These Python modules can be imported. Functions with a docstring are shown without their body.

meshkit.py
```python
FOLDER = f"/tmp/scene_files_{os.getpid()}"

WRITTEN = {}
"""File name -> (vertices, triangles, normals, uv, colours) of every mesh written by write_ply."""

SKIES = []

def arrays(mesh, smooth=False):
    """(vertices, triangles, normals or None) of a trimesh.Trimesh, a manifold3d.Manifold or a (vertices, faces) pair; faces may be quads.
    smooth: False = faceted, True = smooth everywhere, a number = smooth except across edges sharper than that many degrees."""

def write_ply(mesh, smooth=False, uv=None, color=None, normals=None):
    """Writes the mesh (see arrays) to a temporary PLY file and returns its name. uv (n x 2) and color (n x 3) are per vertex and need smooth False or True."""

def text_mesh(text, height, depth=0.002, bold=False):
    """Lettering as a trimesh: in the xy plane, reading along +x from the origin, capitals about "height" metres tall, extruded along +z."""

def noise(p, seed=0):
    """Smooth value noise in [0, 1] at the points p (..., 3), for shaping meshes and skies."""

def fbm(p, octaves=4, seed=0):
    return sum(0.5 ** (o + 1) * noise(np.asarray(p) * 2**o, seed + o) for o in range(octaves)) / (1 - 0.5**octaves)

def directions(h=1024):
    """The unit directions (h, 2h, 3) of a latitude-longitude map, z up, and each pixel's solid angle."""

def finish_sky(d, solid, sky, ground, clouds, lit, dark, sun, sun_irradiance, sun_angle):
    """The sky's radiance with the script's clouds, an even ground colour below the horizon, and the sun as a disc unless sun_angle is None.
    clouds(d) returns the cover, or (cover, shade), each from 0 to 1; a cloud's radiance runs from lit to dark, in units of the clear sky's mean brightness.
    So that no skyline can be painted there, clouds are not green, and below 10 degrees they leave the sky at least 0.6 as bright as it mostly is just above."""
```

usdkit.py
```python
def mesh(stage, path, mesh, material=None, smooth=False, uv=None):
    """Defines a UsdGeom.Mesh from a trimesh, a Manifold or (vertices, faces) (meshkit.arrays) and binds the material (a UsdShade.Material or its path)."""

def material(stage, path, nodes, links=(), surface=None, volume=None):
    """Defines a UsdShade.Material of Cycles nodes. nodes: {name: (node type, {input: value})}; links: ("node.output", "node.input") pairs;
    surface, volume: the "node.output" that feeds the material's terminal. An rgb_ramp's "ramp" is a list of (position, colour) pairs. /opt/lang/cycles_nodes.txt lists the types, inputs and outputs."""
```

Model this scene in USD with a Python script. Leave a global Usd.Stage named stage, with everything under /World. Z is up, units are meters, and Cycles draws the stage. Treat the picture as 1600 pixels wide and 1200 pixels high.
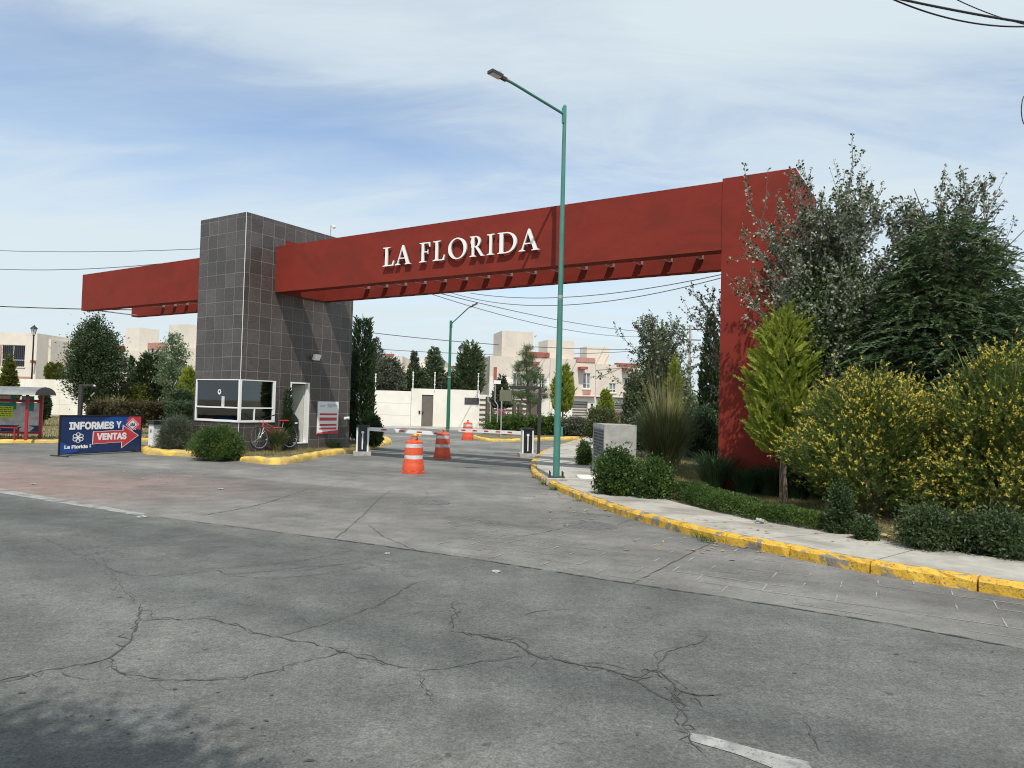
import math, numpy as np, trimesh, manifold3d as m3, usdkit, meshkit
from shapely.geometry import Polygon, box as sbox, LineString, MultiPolygon, Point
from shapely.ops import unary_union
from shapely import affinity
from pxr import Usd, UsdGeom, UsdLux, UsdShade, Gf, Sdf

stage = Usd.Stage.CreateInMemory()
UsdGeom.SetStageUpAxis(stage, UsdGeom.Tokens.z)
UsdGeom.SetStageMetersPerUnit(stage, 1.0)
UsdGeom.Xform.Define(stage, '/World')
PI = math.pi
A3 = lambda *v: np.array(v, float)

# ------------------------------------------------------------------ camera
FPX, PITCH, ROLL, HC, TH = 1109.35, .0305, .0253, 1.65, .561
_f = A3(0, math.cos(PITCH), math.sin(PITCH)); _u = A3(0, -math.sin(PITCH), math.cos(PITCH)); _x = A3(1, 0, 0)
RX = _x * math.cos(ROLL) + _u * math.sin(ROLL); UP = _u * math.cos(ROLL) - _x * math.sin(ROLL); FW = _f
cam = UsdGeom.Camera.Define(stage, '/World/camera')
cam.CreateHorizontalApertureAttr(36.0); cam.CreateVerticalApertureAttr(27.0); cam.CreateFocalLengthAttr(36.0 * FPX / 1600)
cam.CreateClippingRangeAttr(Gf.Vec2f(.05, 5000))
cam.CreateExposureAttr(0.3)
M = Gf.Matrix4d(*RX, 0, *UP, 0, *(-FW), 0, 0, 0, HC, 1)
cam.AddTransformOp().Set(M)

# ------------------------------------------------------------------ sky and sun
EV = A3(math.cos(TH), -math.sin(TH), 0); NV = A3(math.sin(TH), math.cos(TH), 0)     # along the gateway / through the gateway
SUN = -(-.8 * EV + NV + A3(0, 0, -2.06)); SUN /= np.linalg.norm(SUN)
SUN_EL, SUN_ROT = math.asin(SUN[2]), math.atan2(SUN[0], SUN[1])
SKY_A = (2.35, 6.4, 0)
dome = UsdLux.DomeLight.Define(stage, '/World/sky')
dome.GetPrim().SetCustomDataByKey('kind', 'structure')
skym = usdkit.material(stage, '/World/Looks/sky', {
    'tc': ('texture_coordinate', {}), 'xyz': ('separate_xyz', {}),
    'zz': ('math', {'math_type': 'add', 'value2': .20}), 'zm': ('math', {'math_type': 'maximum', 'value2': .06}),
    'u': ('math', {'math_type': 'divide'}), 'v': ('math', {'math_type': 'divide'}), 'uv': ('combine_xyz', {'z': 0.0}),
    'map': ('mapping', {'location': SKY_A, 'rotation': (0, 0, .22), 'scale': (.5, .85, 1)}),
    'n1': ('noise_texture', {'scale': .85, 'detail': 7.0, 'roughness': .48, 'distortion': .35}),
    'map2': ('mapping', {'location': (1.3, 2.2, 0), 'rotation': (0, 0, .4), 'scale': (.7, 2.0, 1)}),
    'n2': ('noise_texture', {'scale': 2.0, 'detail': 10.0, 'roughness': .62, 'distortion': .6}),
    'nm': ('mix', {'mix_type': 'mix', 'fac': .36}),
    'el': ('rgb_ramp', {'ramp': [(0, (.30,) * 3), (.12, (.24,) * 3), (.22, (.11,) * 3), (.34, (.03,) * 3), (.40, (.10,) * 3), (.47, (.20,) * 3), (.8, (.17,) * 3), (1, (.08,) * 3)]}),
    'cv': ('math', {'math_type': 'add'}),
    'rp': ('rgb_ramp', {'ramp': [(.38, (.16,) * 3), (.48, (.36,) * 3), (.57, (.74,) * 3), (.66, (.95,) * 3), (.85, (1.0,) * 3)]}),
    'sky': ('sky_texture', {'sky_type': 'single_scattering', 'sun_disc': False, 'sun_elevation': SUN_EL, 'sun_rotation': SUN_ROT, 'air_density': 1.0, 'aerosol_density': .6, 'altitude': 400.0}),
    'mx': ('mix', {'mix_type': 'mix', 'color2': (3.95, 4.5, 4.78)}), 'bg': ('background_shader', {'strength': .148}),
}, [('tc.generated', 'xyz.vector'), ('xyz.z', 'zz.value1'), ('zz.value', 'zm.value1'), ('xyz.x', 'u.value1'), ('zm.value', 'u.value2'), ('xyz.y', 'v.value1'), ('zm.value', 'v.value2'),
    ('u.value', 'uv.x'), ('v.value', 'uv.y'), ('uv.vector', 'map.vector'), ('map.vector', 'n1.vector'), ('uv.vector', 'map2.vector'), ('map2.vector', 'n2.vector'),
    ('n1.fac', 'nm.color1'), ('n2.fac', 'nm.color2'), ('xyz.z', 'el.fac'), ('nm.color', 'cv.value1'), ('el.color', 'cv.value2'), ('cv.value', 'rp.fac'), ('rp.color', 'mx.fac'), ('sky.color', 'mx.color1'), ('mx.color', 'bg.color')], surface='bg.background')
UsdShade.MaterialBindingAPI.Apply(dome.GetPrim()).Bind(skym)
sun = UsdLux.DistantLight.Define(stage, '/World/sun')
sun.CreateIntensityAttr(.9); sun.CreateAngleAttr(.5); sun.CreateNormalizeAttr(True); sun.CreateColorAttr(Gf.Vec3f(1, .955, .88))
_sx = np.cross([0, 1, 0], SUN); _sx /= np.linalg.norm(_sx); _sy = np.cross(SUN, _sx)
sun.AddTransformOp().Set(Gf.Matrix4d(*_sx, 0, *_sy, 0, *SUN, 0, 0, 0, 60, 1))

# ------------------------------------------------------------------ helpers
def ss(a, b, x):
    t = np.clip((np.asarray(x, float) - a) / (b - a), 0, 1); return t * t * (3 - 2 * t)
def gz(y): return -.2 * ss(6, 17, y) + .2 * ss(27, 46, y)      # height of the ground
def ray(px, py): return (px - 800) / FPX * RX - (py - 600) / FPX * UP + FW
def gp(px, py, dz=0.0):                                         # a point of the ground (plus dz)
    d = ray(px, py); z = dz
    for _ in range(60):
        P = d * ((z - HC) / d[2]) + A3(0, 0, HC); z = .5 * z + .5 * (float(gz(P[1])) + dz)
    return P
def at(px, py, y):
    d = ray(px, py); return d * (y / d[1]) + A3(0, 0, HC)
def onplane(px, py, n, c):
    d = ray(px, py); o = A3(0, 0, HC); return o + d * ((c - o @ n) / (d @ n))
def G(e, n, z): return EV * e + NV * n + A3(0, 0, z)

_used = {}
def path_of(name, parent):
    base = '/World' if parent is None else str(parent.GetPath())
    k = (base, name); i = _used.get(k, 0); _used[k] = i + 1
    return f'{base}/{name}' if i == 0 else f'{base}/{name}_{i:03d}'
def tag(o, label=None, cat=None, group=None, kind=None):
    for k, v in (('label', label), ('category', cat), ('group', group), ('kind', kind)):
        if v: o.SetCustomDataByKey(k, v)
    return o
def thing(name, label, cat, loc=(0, 0, 0), rz=0.0, group=None, parent=None):
    x = UsdGeom.Xform.Define(stage, path_of(name, parent))
    x.AddTranslateOp().Set(Gf.Vec3d(*map(float, loc)))
    if rz: x.AddRotateZOp().Set(math.degrees(rz))
    return tag(x.GetPrim(), label, cat, group)
def obj(name, mesh, material, parent=None, smooth=False):
    return usdkit.mesh(stage, path_of(name, parent), mesh, LK[material], smooth=smooth).GetPrim()
def copy_of(src, loc, rz=0.0, label=None):
    was = src.GetCustomData()
    r = thing(src.GetName().rstrip('0123456789').rstrip('_'), label or was['label'], was['category'], loc, rz, was.get('group'))
    r.GetReferences().AddInternalReference(src.GetPath()); r.SetInstanceable(True)
    return r

class MB:
    def __init__(s): s.v, s.f, s.n = [], [], 0
    def add(s, v, f):
        v = np.asarray(v, float); f = np.asarray(f, int)
        if f.ndim == 2 and f.shape[1] == 4: f = np.vstack([f[:, [0, 1, 2]], f[:, [0, 2, 3]]])
        s.v.append(v); s.f.append(f + s.n); s.n += len(v); return s
    def tm(s, m): return s.add(m.vertices, m.faces)
    def frame(s, o, ax, ay, az, x0, x1, y0, y1, z0, z1):            # a box in a local frame
        c = [o + ax * x + ay * y + az * z for z in (z0, z1) for x, y in ((x0, y0), (x1, y0), (x1, y1), (x0, y1))]
        return s.add(c, [[0, 3, 2, 1], [4, 5, 6, 7], [0, 1, 5, 4], [1, 2, 6, 5], [2, 3, 7, 6], [3, 0, 4, 7]])
    def box(s, x0, x1, y0, y1, z0, z1): return s.frame(A3(0, 0, 0), A3(1, 0, 0), A3(0, 1, 0), A3(0, 0, 1), x0, x1, y0, y1, z0, z1)
    def gbox(s, e0, e1, n0, n1, z0, z1): return s.frame(A3(0, 0, 0), EV, NV, A3(0, 0, 1), e0, e1, n0, n1, z0, z1) if True else s
    def rbox(s, x0, x1, y0, y1, z0, z1, r=.01):                     # chamfered box
        r = min(r, (x1 - x0) / 2.01, (y1 - y0) / 2.01, (z1 - z0) / 2.01)
        pts = []
        for x, dx in ((x0, 1), (x1, -1)):
            for y, dy in ((y0, 1), (y1, -1)):
                for z, dz in ((z0, 1), (z1, -1)):
                    pts += [(x, y + dy * r, z + dz * r), (x + dx * r, y, z + dz * r), (x + dx * r, y + dy * r, z)]
        h = m3.Manifold.hull_points(np.array(pts)).to_mesh()
        return s.add(h.vert_properties[:, :3], h.tri_verts)
    def tube(s, pts, r, k=8, cap=True):
        pts = [np.asarray(p, float) for p in pts]; n = len(pts)
        rs = [r] * n if np.ndim(r) == 0 else list(r)
        a = None; V = []
        for i in range(n):
            t = pts[min(i + 1, n - 1)] - pts[max(i - 1, 0)]; t = t / (np.linalg.norm(t) + 1e-12)
            if a is None:
                a = np.cross(t, [0, 0, 1.0]); a = a if np.linalg.norm(a) > .05 else np.cross(t, [1.0, 0, 0])
            a = a - t * (a @ t); a /= np.linalg.norm(a); b = np.cross(t, a)
            for j in range(k):
                an = 2 * PI * j / k; V.append(pts[i] + rs[i] * (a * math.cos(an) + b * math.sin(an)))
        F = [[i * k + j, i * k + (j + 1) % k, (i + 1) * k + (j + 1) % k, (i + 1) * k + j] for i in range(n - 1) for j in range(k)]
        F = [[q[0], q[1], q[2]] for q in F] + [[q[0], q[2], q[3]] for q in F]
        if cap:
            V += [pts[0], pts[-1]]
            F += [[n * k, (j + 1) % k, j] for j in range(k)] + [[n * k + 1, (n - 1) * k + j, (n - 1) * k + (j + 1) % k] for j in range(k)]
        return s.add(V, F)
    def lathe(s, prof, o=(0, 0, 0), k=24, phase=0.0):               # prof: (r, z) from bottom to top
        o = np.asarray(o, float); V, F = [], []
        for r, z in prof:
            for j in range(k):
                an = 2 * PI * j / k + phase; V.append(o + [r * math.cos(an), r * math.sin(an), z])
        m = len(prof)
        for i in range(m - 1):
            for j in range(k):
                q = [i * k + j, i * k + (j + 1) % k, (i + 1) * k + (j + 1) % k, (i + 1) * k + j]
                F += [[q[0], q[1], q[2]], [q[0], q[2], q[3]]]
        V += [o + [0, 0, prof[0][1]], o + [0, 0, prof[-1][1]]]
        F += [[m * k, (j + 1) % k, j] for j in range(k)] + [[m * k + 1, (m - 1) * k + j, (m - 1) * k + (j + 1) % k] for j in range(k)]
        return s.add(V, F)
    def poly(s, shp, o, ax, ay, az, z0, z1):                        # a shapely shape pushed along az
        for gm in getattr(shp, 'geoms', [shp]):
            if gm.is_empty or gm.geom_type != 'Polygon' or gm.area < 1e-7: continue
            t = trimesh.creation.extrude_polygon(gm, z1 - z0, engine='earcut')
            v = t.vertices; s.add(o + v[:, :1] * ax + v[:, 1:2] * ay + (v[:, 2:3] + z0) * az, t.faces)
        return s
    def mesh(s): return np.vstack(s.v), np.vstack(s.f)
    def build(s, name, material, parent=None, smooth=False): return obj(name, s.mesh(), material, parent, smooth)
X_, Y_, Z_ = A3(1, 0, 0), A3(0, 1, 0), A3(0, 0, 1)
O_ = A3(0, 0, 0)

def sheet(poly, dz, step=1.2):
    """A flat shape laid over the ground: triangulated with inner points so that it follows the ground's slope."""
    V, F, n = [], [], 0
    x0, y0, x1, y1 = poly.bounds
    for yb in np.arange(math.floor(y0 / step) * step, y1, step):
        strip = poly.intersection(sbox(x0 - 1, yb, x1 + 1, yb + step))
        for gm in getattr(strip, 'geoms', [strip]):
            if gm.is_empty or gm.geom_type != 'Polygon' or gm.area < 1e-6: continue
            v, f = trimesh.creation.triangulate_polygon(gm, engine='earcut')
            if len(f) == 0: continue
            a, b, c = v[f[:, 0]], v[f[:, 1]], v[f[:, 2]]
            up = (b[:, 0] - a[:, 0]) * (c[:, 1] - a[:, 1]) - (b[:, 1] - a[:, 1]) * (c[:, 0] - a[:, 0]) > 0
            f = np.where(up[:, None], f, f[:, ::-1])
            V.append(np.column_stack([v, gz(v[:, 1]) + dz])); F.append(f + n); n += len(v)
    return np.vstack(V), np.vstack(F)
def raised(poly, dz, depth=.3, step=1.2):
    """A sheet with a skirt down to the ground round its outline."""
    v, f = sheet(poly, dz, step); mb = MB().add(v, f)
    for gm in getattr(poly, 'geoms', [poly]):
        c = np.array(gm.exterior.segmentize(step).coords)[:-1]
        if not gm.exterior.is_ccw: c = c[::-1]
        z = gz(c[:, 1]) + dz; n = len(c)
        vv = np.vstack([np.column_stack([c, z]), np.column_stack([c, z - depth])])
        mb.add(vv, [[i, i + n, (i + 1) % n + n, (i + 1) % n] for i in range(n)])
    return mb.mesh()
def pxpoly(pts, dz=0.0): return [gp(x, y, dz)[:2] for x, y in pts]
def smoothline(pts, n=8):                                            # Catmull-Rom through 2-D or 3-D points
    P = np.asarray(pts, float); P = np.vstack([2 * P[0] - P[1], P, 2 * P[-1] - P[-2]]); out = []
    for i in range(1, len(P) - 2):
        for t in np.linspace(0, 1, n, endpoint=False):
            out.append(.5 * ((2 * P[i]) + (-P[i - 1] + P[i + 1]) * t + (2 * P[i - 1] - 5 * P[i] + 4 * P[i + 1] - P[i + 2]) * t * t + (-P[i - 1] + 3 * P[i] - 3 * P[i + 1] + P[i + 2]) * t ** 3))
    return np.array(out + [P[-2]])
def resample(line, step):
    L = np.asarray(line, float); d = np.r_[0, np.cumsum(np.linalg.norm(np.diff(L, axis=0), axis=1))]
    s = np.linspace(0, d[-1], max(2, int(round(d[-1] / step)) + 1))
    return np.column_stack([np.interp(s, d, L[:, k]) for k in range(L.shape[1])])

# ------------------------------------------------------------------ materials
LK = {}
def mat(name, c1, c2=None, scale=3.0, rough=.7, bump=0.0, bscale=40.0, metal=0.0, c3=None, s3=.4, w3=.5, speck=None, speck_scale=120.0, speck_amt=.3, spec=.5, rand=0.0, coat=0.0, stretch=None, lo=.46, hi=.64):
    """Base colour c1..c2 by noise, a slow drift to c3, specks, bump; 'rand' varies from object to object."""
    c2 = c2 or c1
    n = {'geo': ('texture_coordinate', {}), 'map': ('mapping', {'scale': stretch or (1, 1, 1)}),
         'n1': ('noise_texture', {'scale': scale, 'detail': 6.0, 'roughness': .6}),
         'r1': ('rgb_ramp', {'ramp': [(.33, c1), (.67, c2)]}), 'p': ('principled_bsdf', {'roughness': rough, 'metallic': metal, 'specular_ior_level': spec, 'coat_weight': coat})}
    l = [('geo.object', 'map.vector'), ('map.vector', 'n1.vector'), ('n1.fac', 'r1.fac')]; c = 'r1.color'
    if c3:
        n['n3'] = ('noise_texture', {'scale': s3, 'detail': 4.0, 'roughness': .55, 'distortion': .6}); n['r3'] = ('rgb_ramp', {'ramp': [(lo, (0, 0, 0)), (hi, (w3, w3, w3))]}); n['m3'] = ('mix', {'color2': c3})
        l += [('map.vector', 'n3.vector'), ('n3.fac', 'r3.fac'), ('r3.color', 'm3.fac'), (c, 'm3.color1')]; c = 'm3.color'
    if speck:
        n['n4'] = ('noise_texture', {'scale': speck_scale, 'detail': 2.0, 'roughness': .7}); n['r4'] = ('rgb_ramp', {'ramp': [(.56, (0, 0, 0)), (.66, (speck_amt,) * 3)]}); n['m4'] = ('mix', {'color2': speck})
        l += [('geo.object', 'n4.vector'), ('n4.fac', 'r4.fac'), ('r4.color', 'm4.fac'), (c, 'm4.color1')]; c = 'm4.color'
    if rand:
        n['oi'] = ('object_info', {}); n['mr'] = ('map_range', {'from_min': 0.0, 'from_max': 1.0, 'to_min': 1 - rand, 'to_max': 1 + rand}); n['hv'] = ('hsv', {})
        l += [('oi.random', 'mr.value'), ('mr.result', 'hv.value'), (c, 'hv.color')]; c = 'hv.color'
    l.append((c, 'p.base_color'))
    if bump:
        n['nb'] = ('noise_texture', {'scale': bscale, 'detail': 5.0, 'roughness': .65}); n['b'] = ('bump', {'strength': 1.0, 'distance': bump})
        l += [('geo.object', 'nb.vector'), ('nb.fac', 'b.height'), ('b.normal', 'p.normal')]
    LK[name] = usdkit.material(stage, f'/World/Looks/{name}', n, l, surface='p.BSDF'); return LK[name]
def leafmat(name, dark, light, trans=.3, rough=.5, back=None, spec=.35):
    n = {'geo': ('geometry', {}), 'nz': ('noise_texture', {'scale': 1.7, 'detail': 3.0}), 'tc': ('texture_coordinate', {}),
         'ad': ('math', {'math_type': 'multiply_add', 'value2': .55}), 'ad2': ('math', {'math_type': 'multiply_add', 'value2': .9, 'value3': -.22}),
         'rp': ('rgb_ramp', {'ramp': [(.1, dark), (.9, light)]}), 'p': ('principled_bsdf', {'roughness': rough, 'specular_ior_level': spec}),
         't': ('translucent_bsdf', {}), 'mx': ('mix_closure', {'fac': trans})}
    l = [('tc.object', 'nz.vector'), ('nz.fac', 'ad2.value1'), ('geo.random_per_island', 'ad.value1'), ('ad2.value', 'ad.value3'), ('ad.value', 'rp.fac'),
         ('rp.color', 't.color'), ('p.BSDF', 'mx.closure1'), ('t.BSDF', 'mx.closure2')]
    if back:
        n['mb'] = ('mix', {'color2': back}); l += [('geo.backfacing', 'mb.fac'), ('rp.color', 'mb.color1'), ('mb.color', 'p.base_color')]
    else: l.append(('rp.color', 'p.base_color'))
    LK[name] = usdkit.material(stage, f'/World/Looks/{name}', n, l, surface='mx.closure')
def glassmat(name, tint, refl=1.0, rough=.02):
    LK[name] = usdkit.material(stage, f'/World/Looks/{name}', {'f': ('fresnel', {'IOR': 1.5}), 'fa': ('math', {'math_type': 'multiply_add', 'value2': refl, 'value3': .035}), 't': ('transparent_bsdf', {'color': tint}), 'g': ('glossy_bsdf', {'roughness': rough, 'color': (.9, .95, 1)}), 'm': ('mix_closure', {})},
        [('f.fac', 'fa.value1'), ('fa.value', 'm.fac'), ('t.BSDF', 'm.closure1'), ('g.BSDF', 'm.closure2')], surface='m.closure')

RA = math.atan2(-6.5, 11.9)                                            # direction of the main road
def roadmat(name, base, light, speckle, pink=None, band=True, amt=.55, rough=.85):
    """Worn paving: fine grit, wheel-worn bands along the road, blotches and small tar specks; 'pink' tints it along the road's edge."""
    n = {'tc': ('texture_coordinate', {}), 'rot': ('vector_rotate', {'rotate_type': 'z_axis', 'angle': -RA}), 'mp': ('mapping', {'scale': (.035, .55, 1)}),
         'nb': ('noise_texture', {'scale': 1.0, 'detail': 3.0, 'roughness': .5, 'distortion': .15}), 'rb': ('rgb_ramp', {'ramp': [(.42, base), (.62, light)]}),
         'nm': ('noise_texture', {'scale': .55, 'detail': 6.0, 'roughness': .62}), 'rm': ('rgb_ramp', {'ramp': [(.35, (.80,) * 3), (.65, (1.16,) * 3)]}), 'mm': ('mix', {'mix_type': 'multiply', 'fac': 1.0}),
         'ng': ('noise_texture', {'scale': 75.0, 'detail': 3.0, 'roughness': .75}), 'rg': ('rgb_ramp', {'ramp': [(.32, (.62,) * 3), (.5, (.97,) * 3), (.68, (1.5,) * 3)]}), 'mg': ('mix', {'mix_type': 'multiply', 'fac': amt}),
         'n5': ('noise_texture', {'scale': 24.0, 'detail': 4.0, 'roughness': .8}), 'r5': ('rgb_ramp', {'ramp': [(.30, (.55,) * 3), (.48, (.98,) * 3), (.60, (1.05,) * 3), (.74, (1.7,) * 3)]}), 'm5': ('mix', {'mix_type': 'multiply', 'fac': amt}),
         'n6': ('noise_texture', {'scale': 2.3, 'detail': 7.0, 'roughness': .7}), 'r6': ('rgb_ramp', {'ramp': [(.34, (.80,) * 3), (.66, (1.18,) * 3)]}), 'm6': ('mix', {'mix_type': 'multiply', 'fac': 1.0}),
         'nt': ('noise_texture', {'scale': 9.0, 'detail': 2.0, 'roughness': .5}), 'rt': ('rgb_ramp', {'ramp': [(.70, (0,) * 3), (.74, (.55,) * 3)]}), 'mt': ('mix', {'color2': speckle}),
         'p': ('principled_bsdf', {'roughness': rough, 'specular_ior_level': .3}), 'b': ('bump', {'strength': .8, 'distance': .006})}
    l = [('tc.object', 'rot.vector'), ('rot.vector', 'mp.vector'), ('mp.vector', 'nb.vector'), ('nb.fac', 'rb.fac'), ('tc.object', 'nm.vector'), ('nm.fac', 'rm.fac'), ('rb.color', 'mm.color1'), ('rm.color', 'mm.color2'),
         ('tc.object', 'ng.vector'), ('ng.fac', 'rg.fac')]; c = 'mm.color'
    if pink:
        n['sx'] = ('separate_xyz', {}); n['pn'] = ('noise_texture', {'scale': .6, 'detail': 5.0}); n['pa'] = ('math', {'math_type': 'multiply_add', 'value2': 5.0}); n['pr'] = ('map_range', {'range_type': 'smoothstep', 'from_min': pink[0], 'from_max': pink[1], 'to_min': .75, 'to_max': 0.0}); n['pm'] = ('mix', {'color2': pink[2]})
        n['px'] = ('map_range', {'range_type': 'smoothstep', 'from_min': -14.5, 'from_max': -9.0, 'to_min': 1.0, 'to_max': .05}); n['pp'] = ('math', {'math_type': 'multiply'})
        l += [('rot.vector', 'sx.vector'), ('tc.object', 'pn.vector'), ('pn.fac', 'pa.value1'), ('sx.y', 'pa.value3'), ('pa.value', 'pr.value'), ('sx.x', 'px.value'), ('pr.result', 'pp.value1'), ('px.result', 'pp.value2'), ('pp.value', 'pm.fac'), (c, 'pm.color1')]; c = 'pm.color'
    l += [(c, 'mg.color1'), ('rg.color', 'mg.color2'), ('tc.object', 'nt.vector'), ('nt.fac', 'rt.fac'), ('tc.object', 'n5.vector'), ('n5.fac', 'r5.fac'), ('mg.color', 'm5.color1'), ('r5.color', 'm5.color2'), ('tc.object', 'n6.vector'), ('n6.fac', 'r6.fac'), ('m5.color', 'm6.color1'), ('r6.color', 'm6.color2'), ('m6.color', 'mt.color1'), ('rt.color', 'mt.fac'), ('mt.color', 'p.base_color'), ('ng.fac', 'b.height'), ('b.normal', 'p.normal')]
    LK[name] = usdkit.material(stage, f'/World/Looks/{name}', n, l, surface='p.BSDF')

roadmat('asphalt', (.088, .092, .089), (.148, .146, .137), (.035, .035, .035), amt=.85)
roadmat('driveway', (.136, .135, .128), (.192, .188, .176), (.07, .07, .068), pink=(11.0, 14.5, (.225, .155, .135)), amt=.6)
mat('dirt', (.20, .16, .10), (.30, .25, .15), 2.0, .95, .02, 30, c3=(.14, .15, .06), s3=.7, w3=.8)
mat('lawn_soil', (.10, .075, .045), (.21, .17, .095), 5.0, .95, .02, 40, c3=(.10, .115, .035), s3=1.3, w3=.7)
mat('concrete', (.33, .315, .28), (.43, .41, .365), 6.0, .85, .004, 90, c3=(.23, .21, .18), s3=1.1, w3=.85, speck=(.19, .175, .155), speck_scale=160, speck_amt=.5, rand=.07)
mat('rough_concrete', (.30, .295, .275), (.44, .43, .40), 4.0, .85, .006, 60, c3=(.22, .21, .19), s3=1.6, w3=.8, speck=(.15, .15, .14), speck_scale=90, speck_amt=.35)
mat('yellow_paint', (.50, .285, .022), (.70, .42, .045), 4.0, .7, .010, 35, lo=.53, hi=.59, c3=(.215, .195, .16), s3=4.2, w3=.97, speck=(.10, .085, .06), speck_scale=38, speck_amt=.75)
mat('yellow_mound', (.56, .36, .05), (.74, .50, .10), 4.0, .7, .02, 16, lo=.45, hi=.56, c3=(.36, .28, .12), s3=2.4, w3=.7, speck=(.2, .17, .1), speck_scale=40, speck_amt=.4)
mat('crack', (.035, .035, .034), (.07, .07, .067), 6.0, rough=1.0)
mat('joint', (.33, .32, .30), (.24, .235, .22), 9.0, .9, c3=(.16, .16, .15), s3=2.0, w3=1.0)
mat('road_paint', (.34, .34, .32), (.23, .23, .22), 8.0, .8, c3=(.11, .112, .11), s3=5.0, w3=.95, speck=(.09, .09, .09), speck_scale=50, speck_amt=.7)
mat('tile', (.050, .040, .037), (.073, .060, .055), 9.0, .38, .0, c3=(.085, .073, .068), s3=1.6, w3=.5, speck=(.17, .16, .155), speck_scale=45, speck_amt=.6, rand=.22, spec=.5)
mat('grout', (.25, .24, .225), (.35, .34, .315), 6.0, .8)
mat('red_wall', (.195, .027, .018), (.220, .031, .021), 1.6, .75, .002, 120, c3=(.155, .026, .018), s3=.8, w3=.7, stretch=(1, 1, 1.8), spec=.15)
mat('red_far', (.30, .085, .06), (.34, .11, .08), 3.0, .8)
mat('pink_far', (.40, .20, .16), (.45, .24, .2), 3.0, .8)
mat('cream_wall', (.65, .59, .51), (.71, .65, .57), 1.2, .85, .004, 40, c3=(.56, .50, .42), s3=.35, w3=.6, speck=(.5, .44, .37), speck_scale=14, speck_amt=.4)
mat('beige_wall', (.61, .54, .46), (.67, .60, .52), 1.2, .85, .004, 40, c3=(.53, .46, .39), s3=.35, w3=.5, speck=(.43, .37, .3), speck_scale=14, speck_amt=.4)
mat('white_wall', (.72, .69, .62), (.78, .75, .68), 1.5, .85, .004, 40, c3=(.62, .57, .48), s3=.5, w3=.5)
mat('white_paint', (.74, .74, .72), (.8, .8, .78), 4.0, .4)
mat('white_letter', (.80, .79, .75), (.84, .83, .8), 8.0, .45)
mat('letter_side', (.30, .29, .28), rough=.5)
mat('grey_metal', (.34, .34, .34), (.44, .44, .43), 12.0, .5, metal=.4)
mat('dark_metal', (.028, .026, .026), (.045, .04, .038), 10.0, .5)
mat('black_metal', (.012, .012, .013), rough=.4)
mat('galvanised', (.42, .43, .44), (.5, .51, .52), 10.0, .45, metal=.6)
mat('green_pole', (.045, .185, .15), (.06, .225, .18), 3.0, .45, c3=(.10, .16, .14), s3=1.1, w3=.5)
mat('deep_green_pole', (.012, .13, .07), (.02, .15, .08), 3.0, .45)
mat('louver', (.13, .125, .12), (.19, .185, .175), 8.0, .6, metal=.2)
mat('orange_plastic', (.62, .075, .025), (.70, .10, .035), 3.0, .5, .002, 30, c3=(.45, .07, .04), s3=2.0, w3=.5, speck=(.2, .06, .04), speck_scale=30, speck_amt=.5)
mat('reflective', (.70, .69, .66), (.55, .54, .52), 25.0, .4, c3=(.45, .30, .26), s3=7, w3=.8)
mat('yellow_ribbon', (.75, .52, .03), (.8, .6, .05), 10.0, .6)
mat('black_plastic', (.014, .014, .016), (.02, .02, .022), 5.0, .35)
mat('cabinet_white', (.66, .68, .68), (.74, .75, .75), 2.0, .4, c3=(.5, .5, .47), s3=4, w3=.4)
mat('sign_navy', (.010, .024, .085), (.012, .034, .12), .9, .45)
mat('sign_blue', (.013, .06, .24), (.015, .075, .30), 2.0, .45)
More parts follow.
